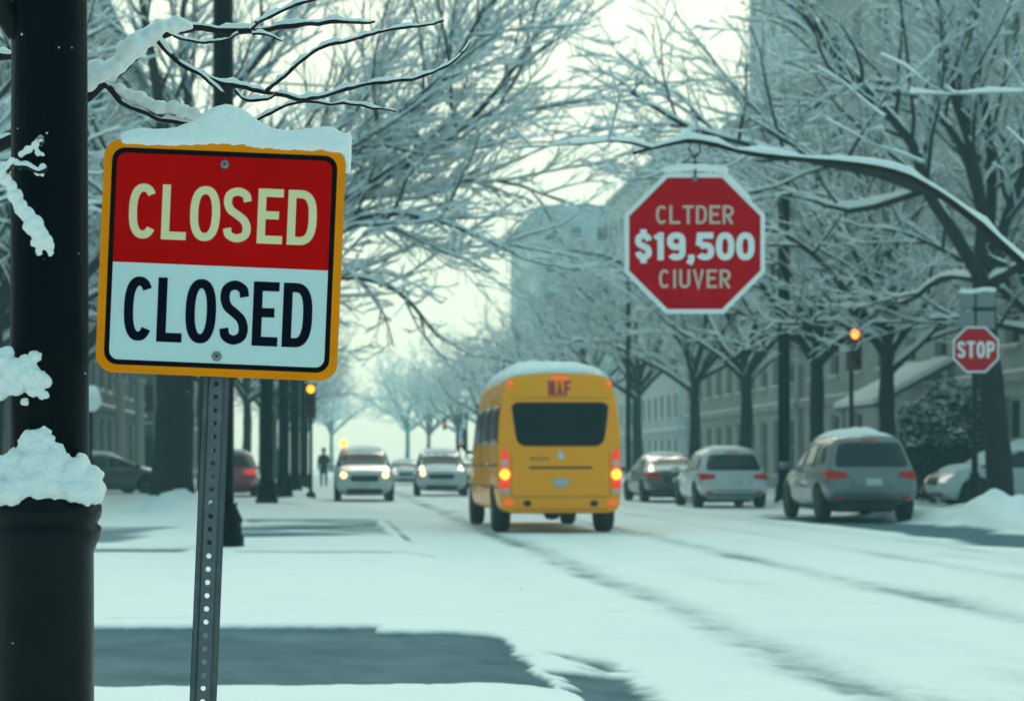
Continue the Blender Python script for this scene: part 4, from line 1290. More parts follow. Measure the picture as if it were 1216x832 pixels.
# ------------------------------------------------------------------ yellow minibus
def make_bus():
    L_, W, Hh = 6.1, 2.02, 2.72
    root = empty('minibus', (0, 0, 0), 'yellow minibus driving away with lit amber tail lamps and snow on its roof', 'bus')
    hw = W / 2; R_ = -L_ / 2; fw = L_ / 2
    def sec(y, k=1.0, zr=2.58, zc=2.72, dy=(0, 0, 0, 0, 0, 0), g=.34):
        return [(hw * .90 * k, y + dy[0], g), (hw * .99 * k, y + dy[1], .46), (hw * 1.0 * k, y + dy[2], 1.15), (hw * .98 * k, y + dy[3], 1.85), (hw * .87 * k, y + dy[4], zr), (0, y + dy[5], zc)]
    st = [sec(R_, .985, 2.50, 2.60, (.06, .0, .02, .06, .16, .14)), sec(R_ + .10, 1.0, 2.56, 2.69, (.05, 0, .02, .05, .16, .18)), sec(R_ + .8), sec(R_ + 2.2), sec(R_ + 3.6), sec(R_ + 4.3, 1.0, 2.5, 2.62),
          [(hw * .9, fw - 1.3, .34), (hw * .99, fw - 1.3, .46), (hw, fw - 1.3, 1.1), (hw * .95, fw - 1.45, 1.55), (hw * .80, fw - 1.55, 2.05), (0, fw - 1.6, 2.25)],
          [(hw * .9, fw - .75, .34), (hw * .97, fw - .75, .46), (hw * .98, fw - .75, 1.0), (hw * .92, fw - .75, 1.18), (hw * .78, fw - .72, 1.30), (0, fw - .70, 1.38)],
          [(hw * .74, fw - .16, .36), (hw * .90, fw - .06, .48), (hw * .90, fw, .80), (hw * .84, fw - .06, 1.0), (hw * .70, fw - .14, 1.08), (0, fw - .10, 1.14)]]
    body, bvh = body_shell(st, 'body', M['bus_yellow'], root, 3, crease=.25, rear_bulge=.035, front_bulge=.08)
    wr = .37
    ya, yf = R_ + 1.05, fw - .95
    cut_wheels(body, [(ya, wr, wr + .07), (yf, wr, wr + .07)], hw)
    for s in (-1, 1):
        add_wheel(root, s * (hw - .15), ya, wr, .27, s)
        add_wheel(root, s * (hw - .15), yf, wr, .24, s)
    MB().box((0, -.1, .42), (W * .60, L_ - 1.0, .14), bev=.03).build('underbody', M['plastic'], root)
    ax = MB().tube([(-hw + .2, ya, wr), (hw - .2, ya, wr)], .06)
    ax.lathe([(.02, -.16), (.15, -.10), (.17, 0), (.15, .10), (.02, .16)], (0, ya, wr), 12, 'x')
    ax.build('axle', M['plastic'], root, True)
    # rear window
    rw = roundpoly([(-.70, 1.42), (.70, 1.42), (.79, 2.08), (.70, 2.13), (-.70, 2.13), (-.79, 2.08)], .16)
    patch('rear_window', bvh, rw, 'rear', M['glass_dark'], root, off=.008, N_=72, rings=6)
    # lamps
    for s in (-1, 1):
        x = s * .895
        lamp = patch('tail_light', bvh, roundpoly([(x - s * .065, .74), (x + s * .085, .74), (x + s * .05, 1.36), (x + s * .02, 1.38), (x - s * .065, 1.30)], .03), 'rear', M['red_lit'], root, off=.016)
        patch('bulb', bvh, [tuple(q) for q in ell(x, .965, .072, .088, 0, 360, 18, 2)[:-1]], 'rear', M['amber_lit'], lamp, off=.03, N_=22, rings=4, dome=.02)
        patch('reverse_lens', bvh, roundpoly([(x - .05, 1.09), (x + .055, 1.09), (x + .045, 1.2), (x - .045, 1.2)], .03), 'rear', M['clear_lens'], lamp, off=.024, N_=28, rings=3)
        patch('lower_lens', bvh, roundpoly([(x - .06, .66), (x + .07, .66), (x + .07, .735), (x - .06, .735)], .02), 'rear', M['clear_lens'], lamp, off=.016, N_=28, rings=3)
        patch('marker_lamp', bvh, [tuple(q) for q in ell(s * .80, 2.43, .05, .035, 0, 360, 14, 2)[:-1]], 'rear', M['marker_lit'], root, off=.02, N_=18, rings=3, dome=.015)
        patch('bumper_lamp', bvh, roundpoly([(s * .84 - .07, .48), (s * .84 + .07, .48), (s * .84 + .07, .55), (s * .84 - .07, .55)], .02), 'rear', M['marker_lit'], root, off=.014, N_=24, rings=2)
        patch('tow_cover', bvh, [tuple(q) for q in ell(s * .54, .50, .065, .05, 0, 360, 14, 2)[:-1]], 'rear', M['plastic'], root, off=.014, N_=18, rings=2)
    patch('brake_light', bvh, roundpoly([(-.13, 2.50), (.13, 2.50), (.13, 2.545), (-.13, 2.545)], .015), 'rear', M['marker_lit'], root, off=.02, N_=28, rings=2)
    patch('number_plate', bvh, roundpoly([(-.125, .77), (.125, .77), (.125, .90), (-.125, .90)], .015), 'rear', M['plate'], root, off=.012, N_=32, rings=2)
    patch('badge', bvh, [tuple(q) for q in ell(0, 1.27, .055, .075, 0, 360, 16, 2)[:-1]], 'rear', M['chrome'], root, off=.014, N_=20, rings=3, dome=.01)
    patch('tailgate_groove', bvh, roundpoly([(-.52, 1.055), (.52, 1.055), (.52, 1.095), (-.52, 1.095)], .01), 'rear', M['bus_seam'], root, off=.006, N_=48, rings=2)
    patch('worn_script', bvh, roundpoly([(-.50, 1.19), (-.18, 1.19), (-.18, 1.25), (-.50, 1.25)], .02), 'rear', M['bus_ghost'], root, off=.004, N_=28, rings=2)
    for (x0, z0, x1, z1) in ((-.80, .60, .80, .612), (-.80, .40, .80, .408), (-.80, 2.20, .80, 2.208)):
        patch('panel_seam', bvh, [(x0, z0), (x1, z0), (x1, z1), (x0, z1)], 'rear', M['bus_seam'], root, off=.003, N_=44, rings=2)
    for s in (-1, 1):
        patch('panel_seam', bvh, [(s * .795, .6), (s * .803, .6), (s * .80, 1.35), (s * .792, 1.35)], 'rear', M['bus_seam'], root, off=.003, N_=40, rings=2)
    # red letters over the window
    ey = [bvh.ray_cast(Vector((0, -9, z)), Vector((0, 1, 0)))[0] for z in (2.26, 2.48)]
    def place(u, v, d):
        h_ = bvh.ray_cast(Vector((u, -9, v)), Vector((0, 1, 0)))[0]
        return (u, (h_.y if h_ else ey[0].y) - d, v)
    lettering('lettering', 'NAF', .0, 2.355, .25, .115, .015, .042, place, M['bus_red'], root, .0, .008)
    # sides
    for view, s in (('left', -1), ('right', 1)):
        for (a, b) in ((R_ + .25, R_ + 1.45), (R_ + 1.55, R_ + 2.75), (R_ + 2.85, R_ + 3.95)):
            patch('side_window', bvh, roundpoly([(a, 1.46), (b, 1.46), (b, 2.10), (a, 2.10)], .08), view, M['glass_dark'], root, off=.006, N_=48, rings=3)
        patch('cab_window', bvh, roundpoly([(R_ + 4.1, 1.40), (R_ + 5.0, 1.30), (R_ + 4.45, 2.05), (R_ + 4.1, 2.08)], .07), view, M['glass_dark'], root, off=.006, N_=48, rings=3)
        for zz in (1.10, .74):
            patch('side_rail', bvh, [(R_ + .15, zz), (fw - .9, zz), (fw - .9, zz + .03), (R_ + .15, zz + .03)], view, M['bus_seam'], root, off=.008, N_=60, rings=2)
        for yy in (R_ + 1.5, R_ + 2.8, R_ + 4.0):
            patch('door_seam', bvh, [(yy - .006, .5), (yy + .006, .5), (yy + .006, 2.2), (yy - .006, 2.2)], view, M['bus_seam'], root, off=.003, N_=40, rings=2)
        mr_ = MB().box((s * (hw + .17), fw - 1.35, 1.62), (.17, .12, .36), 0, bev=.04)
        mr_.box((s * (hw + .17), fw - 1.415, 1.63), (.13, .012, .29), 1, bev=.004)
        mr_.tube([(s * (hw - .06), fw - 1.3, 1.35), (s * (hw + .05), fw - 1.32, 1.36), (s * (hw + .15), fw - 1.33, 1.44)], .03)
        mr_.build('mirror', [M['plastic'], M['chrome']], root, True)
    patch('windscreen', bvh, roundpoly([(-.80, 1.30), (.80, 1.30), (.66, 2.1), (-.66, 2.1)], .12), 'front', M['glass_dark'], root)
    for s in (-1, 1):
        patch('headlight', bvh, roundpoly([(s * .50, .78), (s * .80, .76), (s * .84, 1.02), (s * .56, .98)], .05), 'front', M['head_off'], root, off=.012)
    patch('grille', bvh, roundpoly([(-.4, .7), (.4, .7), (.42, .96), (-.42, .96)], .05), 'front', M['plastic'], root, off=.01)
    patch('roof_snow', bvh, roundpoly([(-.86, R_ + .20), (.86, R_ + .20), (.84, R_ + 4.5), (-.84, R_ + 4.5)], .30), 'top', M['snow'], root, off=.012, dome=.15, seed=2.2, N_=90, rings=12)
    return root
bus = make_bus()
put(bus, (669 - VX) / 73.6 - .09, 29.9 + 3.05, math.radians(.9))

# ------------------------------------------------------------------ lamp posts, street lamps, signals
def post_shape(root, r, hgt, base_r, base_h, flute=False):
    mb = MB()
    mb.lathe([(base_r, -.1), (base_r, .12), (base_r * .9, .16), (base_r * .88, base_h * .55), (base_r * .96, base_h * .6), (base_r * .86, base_h * .70), (r * 1.25, base_h * .92), (r * 1.35, base_h)], (0, 0, 0), 24)
    mb.build('base', M['post_paint'], root, True)
    MB().lathe([(r, base_h - .05), (r, hgt * .5), (r * .92, hgt), (r * .3, hgt + .1)], (0, 0, 0), 24).build('pole', M['post_paint'], root, True)
LG = 'dark lamp posts along the left pavement'
p2 = P(265, 662, 23)
lp2 = empty('lamp_post', (p2.x, 23, .13), 'tall dark green post just behind the closed sign post', 'post', group=LG)
post_shape(lp2, .135, 7.5, .26, .55)
row = [(317, 49, .20, 'first post of the receding row right of the closed sign post'), (337, 58, .19, 'second post of the receding row, behind the first'),
       (350, 67, .19, 'third post of the receding row right of the closed sign post'), (361, 77, .20, 'last post of the receding row, left of the amber traffic light')]
for i, (px, Y, r, lab) in enumerate(row):
    if i == 0:
        lp = empty('lamp_post', (0, 0, 0), lab, 'post', group=LG)
        post_shape(lp, .175, 9.5, .30, .65)
    else:
        lp = copy_tree(lp_first)
        tag(lp, lab, 'post', LG)
    if i == 0: lp_first = lp
    lp.location = ((px - VX) * Y / F, Y, .12)

pr = P(931, 590, 48.6)
tp = empty('utility_pole', (pr.x, 48.6, .15), 'tall dark pole between the silver hatchback and the grey SUV', 'pole')
post_shape(tp, .155, 9.0, .25, .5)

def street_lamp(px, py_head, Y, arm, label, group):
    x = (px - VX) * Y / F
    zt = H - (py_head - VY) * Y / F
    root = empty('street_lamp', (x, Y, .12), label, 'street lamp', group=group)
    MB().lathe([(.2, -.1), (.2, .3), (.12, .45), (.085, zt - .8), (.07, zt - .15)], (0, 0, 0), 14).build('pole', M['iron'], root, True)
    MB().tube([(0, 0, zt - .7), (-arm * .35, 0, zt - .25), (-arm * .8, 0, zt - .06), (-arm, 0, zt - .04)], [.06, .05, .045, .04]).build('arm', M['iron'], root, True)
    h_ = MB().box((-arm - .3, 0, zt - .04), (.8, .34, .16), 0, bev=.06)
    h_.box((-arm - .3, 0, zt + .10), (.76, .32, .12), 1, bev=.05)
    h_.build('lamp_head', [M['globe'], M['snow']], root, True)
    return root
street_lamp(746, 300, 75, 2.7, 'curved street lamp with snow on its head above the bus roof', 'street lamps on the right')
street_lamp(598, 404, 130, 1.9, 'tiny faint street lamp far off in the haze left of the bus', 'street lamps on the right')

pg = P(107, 478, 36)
gl = empty('globe_lamp', (pg.x, 36, .12), 'low lamp with a white snow-capped globe right of the iron post', 'lamp')
MB().lathe([(.14, -.1), (.14, .1), (.05, .2), (.045, 2.0), (.09, 2.06)], (0, 0, 0), 12).build('pole', M['iron'], gl, True)
MB().lathe([(.08, 2.06), (.19, 2.16), (.225, 2.30), (.19, 2.42), (.05, 2.50)], (0, 0, 0), 18).build('globe', M['globe'], gl, True)
blob('snow_cap', [(0, 0, 2.40, .21, (1, 1, .75)), (.05, 0, 2.47, .12)], .03, gl, .01, .12)

def signal(name, x, Y, ztop, label, lit, lit_mat, pole_h=None, arm=None, group=None):
    root = empty(name, (x, Y, .1), label, 'traffic light', group=group)
    ax = 0
    if arm:
        MB().lathe([(.2, -.1), (.2, .3), (.12, .5), (.10, ztop + .6)], (0, 0, 0), 12).build('pole', M['iron'], root, True)
        MB().tube([(0, 0, ztop + .2), (-arm, 0, ztop + .25)], [.08, .05]).build('arm', M['iron'], root, True)
        ax = -arm
    else:
        MB().lathe([(.16, -.1), (.16, .12), (.06, .2), (.055, ztop + .15)], (0, .16, 0), 12).build('pole', M['iron'], root, True)
    hb = MB().box((ax, 0, ztop - .42), (.34, .22, 1.12), bev=.04)
    for k in range(3):
        z = ztop - k * .36
        hb.lathe([(.14, 0), (.145, -.20)], (ax, -.11, z - .04), 14, 'y', cap=False)
    hb.box((ax, 0, ztop + .19), (.36, .24, .06), 1, bev=.02)
    hb.build('housing', [M['signal_box'], M['snow']], root)
    for k in range(3):
        z = ztop - k * .36 - .04
        MB().lathe([(.0, -.05), (.07, -.045), (.12, -.02), (.125, 0)], (ax, -.115, z), 16, 'y', cap=False).build('lens', lit_mat if k == lit else M['signal_off'], root, True)
    return root
p = P(369, 462, 60)
signal('traffic_light', p.x, 60, p.z - .1 + .04, 'traffic light with its top amber lens lit, below the closed sign corner', 0, M['signal_amber'])
p = P(1013, 397, 48)
signal('traffic_light', p.x, 48, p.z - .1 + .04, 'traffic light with an orange lens lit in front of the cream building', 0, M['signal_orange'])
p = P(528, 497, 165)
signal('traffic_light', 12.3, 165, p.z - .1, 'faint far traffic light on a mast arm above the oncoming SUV', 1, M['marker_lit'], arm=12.3 - p.x)

# overhead cables across the street
for z, lab in ((11.75, 'upper overhead cable crossing the street'), (10.3, 'lower overhead cable crossing the street')):
    pts = [(-15.2 + 34.9 * t, 61 + 4 * t, z + 1.4 * (2 * t - 1) ** 2 + (2.2 if z > 11 else 1.8)) for t in np.linspace(0, 1, 17)]
    tag(MB().tube(pts, .034, 6).build('overhead_cable', M['cable']), lab, 'cable', 'overhead cables')

# ------------------------------------------------------------------ octagonal signs
def octagon(w, r=0):
    return [(w / 2 / math.cos(math.pi / 8) * math.cos(math.pi / 8 + k * math.pi / 4), w / 2 / math.cos(math.pi / 8) * math.sin(math.pi / 8 + k * math.pi / 4)) for k in range(8)]
def oct_panel(root, w, z0, border, rim=.02):
    mb = MB().prism([(a, b + z0) for a, b in octagon(w)], 0, .004, 1)
    mb.ringprism([(a, b + z0) for a, b in octagon(w)], [(a, b + z0) for a, b in octagon(w - 2 * border)], -.0032, -.0004, 0)
    mb.build('panel', [M['oct_white'], M['alu']], root)
    MB().prism([(a, b + z0) for a, b in octagon(w - 2 * border - .002)], -.0028, -.0006).build('red_field', M['oct_red'], root)
# stop sign
ps = P(1159, 415, 36)
ss = empty('stop_sign', (ps.x, 36, .12), 'red octagonal STOP sign on a dark pole by the right kerb', 'sign')
zc = ps.z - .12
W_ = 55 / (F / 36)
MB().lathe([(.15, -.1), (.15, .12), (.11, .3), (.09, .8), (.105, .85), (.06, .9), (.055, zc + 1.15)], (0, .075, 0), 14).build('pole', M['iron'], ss, True)
oct_panel(ss, W_, zc, .035)
lettering('lettering', 'STOP', 0, zc, W_ * .36, {'S': W_ * .175, 'T': W_ * .17, 'O': W_ * .18, 'P': W_ * .175}, W_ * .035, W_ * .062, lambda u, v, d: (u, -.003 - d, v), M['oct_white'], ss, 0, .002)
g_ = MB().box((.05, .04, zc + .98), (.68, .03, .30), 0, bev=.008)
g_.box((.03, .04, zc + .58), (.70, .03, .34), 0, bev=.008)
g_.build('blank_plate', M['grey_panel'], ss)
blob('snow_cap', [(.05 + dx, .04, zc + 1.15 + .02 * math.sin(dx * 9), .06, (1.6, .9, .8)) for dx in np.linspace(-.28, .28, 8)], .02, ss, .008, .1, 2)
# price sign hanging from a bough
YH = 16.0
PP = F / YH
ph = P(825, 289, YH)
hs = empty('hanging_sign', ph, 'large red octagon hung from a bough by wire, reading $19,500', 'sign')
W_ = 167 / PP
oct_panel(hs, W_, 0, .04)
u_ = 1 / PP
pl = lambda u, v, d: (u, -.003 - d, v)
lettering('lettering', 'CLTDER', 0, 34 * u_, 22 * u_, 13 * u_, 2.8 * u_, 3.3 * u_, pl, M['oct_faded'], hs, 0, .002)
lettering('price', '$19,500', 0, -3.5 * u_, 33 * u_, {'$': 20 * u_, '1': 14 * u_, '9': 22 * u_, ',': 8 * u_, '5': 22 * u_, '0': 22 * u_}, 2 * u_, 7.4 * u_, pl, M['oct_white'], hs, 0, .002)
lettering('lettering', 'CIUVER', 0, -42 * u_, 22 * u_, {'C': 13 * u_, 'I': 5 * u_, 'U': 13 * u_, 'V': 13.5 * u_, 'E': 12.5 * u_, 'R': 13 * u_}, 3.0 * u_, 3.3 * u_, pl, M['oct_faded'], hs, 0, .002)
MB().lathe([(.0, -.02), (.022, -.018), (.024, 0)], (.0, -.003, W_ / 2 - .05), 14, 'y', cap=False).build('bolt', M['bolt'], hs, True)
wire = MB().tube([(0, -.008, W_ / 2 - .06), (.004, -.004, W_ / 2 + .04), (0, .0, W_ / 2 + .14)], .009, 6)
wire.tube([(0, .0, W_ / 2 + .13), (-.05, .0, W_ / 2 + .20), (-.03, .03, W_ / 2 + .29), (.04, .03, W_ / 2 + .28), (.05, 0, W_ / 2 + .19), (0, 0, W_ / 2 + .13)], .008, 6)
wire.build('wire', M['iron'], hs, True)
blob('snow_cap', [(dx, .015, W_ / 2 + .018 + .035 * (1 - (dx / .30) ** 2), .045, (1.4, .9, .8)) for dx in np.linspace(-.22, .24, 10)] +
     [(.28 + .03 * k, .01, W_ / 2 - .03 - .03 * k, .03) for k in range(7)], .014, hs, .006, .08, 5)
# the tree it hangs from stands on the right pavement, out of frame
ot = Vector((13.0, 17.5, .1))
oh = empty('street_tree', ot, 'snowy bough reaching in from the right that carries the price sign', 'tree', group=TG_R)
LIM = [([(1310, 390), (1225, 322), (1165, 268), (1112, 228), (1060, 204), (990, 192), (900, 184), (830, 168), (790, 172), (752, 182)], 16.6, 16.03, .050, .014)]
limb = [px_limb(ot, a, b, c_, d, e_) for a, b, c_, d, e_ in LIM]
p0 = limb[0][0]
p0 = np.concatenate([[[0, 0, 2.5], [-1.8, -.3, 2.2], [-4.0, -.7, 2.15]], p0])
limb = [(p0, polyline_r(p0, .085, .018))]
rngx = np.random.RandomState(77)
limb += auto_limbs(rngx, 5, 3.6, 5.0, .15, (55, 80))
l2 = px_limb(ot, [(1060, 204), (1000, 150), (930, 100), (850, 60), (770, 10)], 16.2, 17.5, .035, .010)
make_tree(oh, [(0, 0, -.2), (.03, .0, 1.2), (0, 0, 2.6), (0, 0, 3.7)], (.3, .2), limb, 31, [(.9, .24, (25, 55), 6), (1.6, .45, (22, 50), 5), (2.6, .46, (20, 50), 4)], .03, tropism=.10, keep_off=lambda p: bool((((p[:, 0] + ot.x) / (p[:, 1] + ot.y) * F < 1216 - VX) & ((p[:, 2] + ot.z - H) / (p[:, 1] + ot.y) * F < VY - 195)).any()))

# ------------------------------------------------------------------ pedestrian
def pedestrian():
    x, Y = -.22, 86.0
    root = empty('person', (x, Y, .14), 'distant person in dark clothes walking on the left pavement', 'person')
    bm = bmesh.new()
    V_ = {}
    def v(k, p, r):
        V_[k] = (bm.verts.new(p), r)
    v('pel', (0, 0, .98), .15); v('chest', (0, .02, 1.30), .17); v('neck', (0, .02, 1.50), .06); v('head0', (0, .0, 1.60), .09); v('head1', (0, -.01, 1.70), .095); v('head2', (0, 0, 1.77), .06)
    for s, n, st in ((-1, 'l', .22), (1, 'r', -.18)):
        v(n + 'hip', (s * .10, 0, .92), .10); v(n + 'knee', (s * .11, -st * .6, .50), .07); v(n + 'ank', (s * .11, -st * 1.1 + (.10 if st < 0 else 0), .09), .05); v(n + 'toe', (s * .12, -st * 1.1 - .16, .04), .04)
        v(n + 'sh', (s * .19, .02, 1.40), .085); v(n + 'el', (s * .25, st * .4, 1.12), .06); v(n + 'wr', (s * .25, st * .8 - .05, .88), .045); v(n + 'ha', (s * .25, st * .9 - .06, .79), .04)
    ed = [('pel', 'chest'), ('chest', 'neck'), ('neck', 'head0'), ('head0', 'head1'), ('head1', 'head2')]
    for n in 'lr':
        ed += [('pel', n + 'hip'), (n + 'hip', n + 'knee'), (n + 'knee', n + 'ank'), (n + 'ank', n + 'toe'), ('chest', n + 'sh'), (n + 'sh', n + 'el'), (n + 'el', n + 'wr'), (n + 'wr', n + 'ha')]
    for a, b in ed: bm.edges.new((V_[a][0], V_[b][0]))
    bm.verts.ensure_lookup_table()
    rad = [r for _, r in V_.values()]
    me = bpy.data.meshes.new('body'); bm.to_mesh(me); bm.free()
    o = bpy.data.objects.new('body', me); link(o, root)
    for m in (M['coat'], M['skin'], M['trouser']): me.materials.append(m)
    o.modifiers.new('k', 'SKIN')
    for i, sv in enumerate(me.skin_vertices[0].data):
        sv.radius = (rad[i], rad[i]); sv.use_root = (i == 0)
    s = o.modifiers.new('s', 'SUBSURF'); s.levels = 2; s.render_levels = 2
    evaluated(o)
    for p_ in o.data.polygons:
        z = p_.center.z
        p_.material_index = 1 if (z > 1.52 and p_.center.y < .03 and z < 1.74) or (z < .86 and abs(p_.center.x) > .2) else (2 if z < .85 else 0)
        p_.use_smooth = True
    MB().lathe([(.19, .62), (.20, .8), (.175, 1.0), (.20, 1.25), (.185, 1.40), (.09, 1.50)], (0, .01, 0), 16, cap=False).build('coat', M['coat'], root, True)
    MB().lathe([(.105, 1.66), (.11, 1.72), (.095, 1.79), (.02, 1.83)], (0, .0, 0), 14, cap=False).build('hat', M['trouser'], root, True)
    return root
pedestrian()

# ------------------------------------------------------------------ closed sign in the foreground
YS = 2200 / 600.0
sc_ = 1 / 600.0
pc = P(262.5, 309.5, YS)
tilt = math.radians(2.4)
zsign = pc.z / math.cos(tilt)
cs = empty('closed_sign', (pc.x - pc.z * math.tan(tilt), YS, 0), 'red and white metal sign reading CLOSED twice on a leaning perforated post', 'sign', ry=tilt)
# perforated channel post with real holes
pm = MB()
def plate_hole(x0, x1, z0, z1, y, hr, n=16):
    hx, hz_ = (x1 - x0) / 2, (z1 - z0) / 2
    cx, cz = (x0 + x1) / 2, (z0 + z1) / 2
    v, f = [], []
    for k in range(n):
        a = 2 * math.pi * (k + .5) / n
        c_, s_ = math.cos(a), math.sin(a)
        m_ = max(abs(c_) / hx, abs(s_) / hz_)
        v.append((cx + c_ / m_, y, cz + s_ / m_))
    for (rr, yy) in ((hr, y), (hr, y + .003)):
        for k in range(n):
            a = 2 * math.pi * (k + .5) / n
            v.append((cx + rr * math.cos(a), yy, cz + rr * math.sin(a)))
    for k in range(n):
        j = (k + 1) % n
        f += [(k, j, n + j, n + k), (n + k, n + j, 2 * n + j, 2 * n + k)]
    # the four outer corners
    for sx in (-1, 1):
        for sz in (-1, 1):
            near = sorted(range(n), key=lambda k: (v[k][0] - cx - sx * hx) ** 2 + (v[k][2] - cz - sz * hz_) ** 2)[:2]
            v.append((cx + sx * hx, y, cz + sz * hz_)); f.append((near[0], near[1], len(v) - 1))
    pm.add(v, f)
pitch = .0262
ztop_post = zsign + .215
k = 0
z = ztop_post
while z > -.25:
    plate_hole(-.0105, .0105, z - pitch, z, 0, .0052)
    z -= pitch
prof = [(-.0105, 0), (-.0125, .0005), (-.0165, .013), (-.018, .014), (-.0255, .014), (-.0268, .012), (-.0268, .0165), (-.018, .0175), (-.0145, .016), (-.0105, .0035)]
for s in (-1, 1):
    pm.prism([(s * a, b) for a, b in prof], -.25, ztop_post, 0, 'xy')
pm.build('post', M['galv'], cs)
Wd, Hd = .477, .460
bk = MB().prism(rrect(Wd, Hd, .036, 8, 0, zsign), -.0105, -.0075)
face = bk.build('panel', M['alu'], cs)
fr = MB().ringprism(rrect(Wd, Hd, .036, 8, 0, zsign), rrect(Wd - .032, Hd - .032, .026, 8, 0, zsign), -.0123, -.0104)
fr.build('border', M['sign_orange'], cs)
fr = MB().ringprism(rrect(Wd - .0318, Hd - .0318, .026, 8, 0, zsign), rrect(Wd - .052, Hd - .052, .018, 8, 0, zsign), -.0120, -.0104)
fr.build('border_line', M['sign_black'], cs)
iw, ih = Wd - .0522, Hd - .0522
zb_ = zsign - .0118
inner = rrect(iw, ih, .018, 8, 0, zsign)
up_ = [(a, b) for a, b in inner if b > zsign]
dn_ = [(a, b) for a, b in inner if b < zsign]
MB().prism(up_[:] + [(-iw / 2, zb_), (iw / 2, zb_)], -.0117, -.0104).build('red_field', M['sign_red'], cs)
MB().prism([(iw / 2, zb_ - .0002), (-iw / 2, zb_ - .0002)] + dn_, -.0117, -.0104).build('white_field', M['sign_white'], cs)
wd = {'C': 34, 'L': 29, 'O': 35.5, 'S': 33, 'E': 30, 'D': 34.5}
pl = lambda u, v, d: (u, -.0117 - d, v)
def placed_word(name, word, xs_, cz, h_, t_, mat):
    mb = MB()
    k = 0
    for c_, (xa, w_) in zip(word, xs_):
        for pts, closed in glyph(c_, w_ * sc_, h_ * sc_, t_ * sc_):
            ribbon(mb, [(xa * sc_ + a, zsign + cz * sc_ - h_ * sc_ / 2 + b) for a, b in pts], closed, t_ * sc_, pl, 0, .0006 + .0001 * k)
            k = (k + 1) % 3
    return mb.build(name, mat, cs)
placed_word('lettering', 'CLOSED', [(-111, 34), (-72, 29.5), (-38.5, 35.5), (1, 33), (41.5, 30), (77, 34.5)], 54, 65, 9.6, M['sign_cream'])
placed_word('lettering', 'CLOSED', [(-112, 35), (-72.5, 30), (-39, 36), (1.5, 34), (40.5, 30.5), (76, 35)], -61.5, 76, 10.9, M['sign_navy'])
for dz in (113, -114):
    b_ = MB().lathe([(.0, -.0065), (.0045, -.006), (.0085, -.004), (.0095, -.001), (.0097, 0)], (0, -.0118, zsign + dz * sc_), 20, 'y', cap=False)
    bo = b_.build('bolt', M['bolt'], cs, True)
    MB().lathe([(.0, -.0001), (.0032, 0)], (0, -.0185, zsign + dz * sc_), 6, 'y', cap=False).build('socket', M['bolt_dark'], bo)
# snow along its top edge (outline from the lip up to the drift's crest)
crest = [(a_ if a_ < 120 else a_ - 6, b_) for a_, b_ in [(-118, 145), (-105, 150), (-70, 152), (-40, 161), (-15, 178), (0, 183), (20, 176), (45, 160), (75, 155), (100, 159), (125, 162), (140, 155), (147, 143), (149, 128), (149, 118)]]
cr = catmull(crest, 7)
balls = []
for (a, b) in cr:
    base_ = 134
    a_ = min(a, 140)
    if a > 136:
        balls.append((1 * .2385 + .0015, .004, zsign + b * sc_ - .002, .0105, (1, 1.5, 1.2)))
        continue
    hgt_ = max(b - base_, 6)
    for f_ in np.linspace(.15, 1, max(2, int(hgt_ / 8))):
        r_ = .021 * (1 - .35 * f_)
        zz = zsign + .2295 + (hgt_ * sc_ - r_) * f_
        balls.append((a_ * sc_, .006, zz, r_, (1, 1.15, 1)))
blob('snow_cap', balls, .0045, cs, .0022, .022, 3, smooth=4)

# ------------------------------------------------------------------ big iron lamp post at the left
xp = (57 - VX) * YS / F
ip = empty('lamp_post', (xp, YS + .02, .1), 'big dark iron post at the left edge with clumps of snow on its base', 'post')
zz = lambda py: H - (py - VY) * sc_ - .1
hb = zz(598)
prof = [(.17, -.2), (.17, .10), (.138, .16), (.122, .22), (.100, .30), (.0985, hb - .095), (.102, hb - .088), (.1045, hb - .080), (.111, hb - .068), (.1135, hb - .056), (.1135, hb - .046), (.1065, hb - .040),
        (.1065, hb - .036), (.112, hb - .028), (.1145, hb - .018), (.1145, hb - .004), (.109, hb + .002), (.107, hb + .010), (.101, hb + .018), (.090, hb + .045), (.079, hb + .07)]
MB().lathe(prof, (-.011, 0, 0), 48).build('base', M['post_gloss'], ip, True)
MB().lathe([(.0785, hb + .05), (.0775, hb + .35), (.0745, hb + 1.0), (.069, hb + 2.4), (.06, hb + 3.4)], (0, 0, 0), 40).build('pole', M['post_paint'], ip, True)
br = MB().tube([(-.06, -.02, zz(40)), (-.10, -.03, zz(0)), (-.22, -.05, zz(-60)), (-.42, -.05, zz(-90))], [.022, .024, .022, .02], 12)
br.build('bracket', M['iron'], ip, True)
seam = MB()
for py in (112, 310):
    r = .0745 + (.0022 if py > 200 else .0008)
    seam.lathe([(r - .002, zz(py) - .003), (r, zz(py) - .002), (r, zz(py) + .002), (r - .002, zz(py) + .003)], (0, 0, 0), 40, cap=False)
seam.build('ring', M['post_paint'], ip, True)
rng = np.random.RandomState(8)
def pxball(px, py, d, r, sq=(1, 1, 1)):
    return ((px - 57) * sc_, d, zz(py), r * sc_, sq)
heap = []
edge = [(-6, 555), (10, 548), (25, 530), (42, 512), (55, 508), (68, 525), (80, 540), (95, 543), (108, 556), (112, 572)]
for (px, py) in edge:
    n_ = max(2, int((590 - py) / 9))
    for f_ in np.linspace(0, 1, n_):
        y_ = py + 10 + (584 - py - 10) * f_
        for d in (-.085, -.06):
            heap.append(pxball(px + rng.uniform(-3, 3), y_ + rng.uniform(-3, 3), d + rng.uniform(-.012, .008) + .02 * (1 - f_), 13 + rng.uniform(-2, 4)))
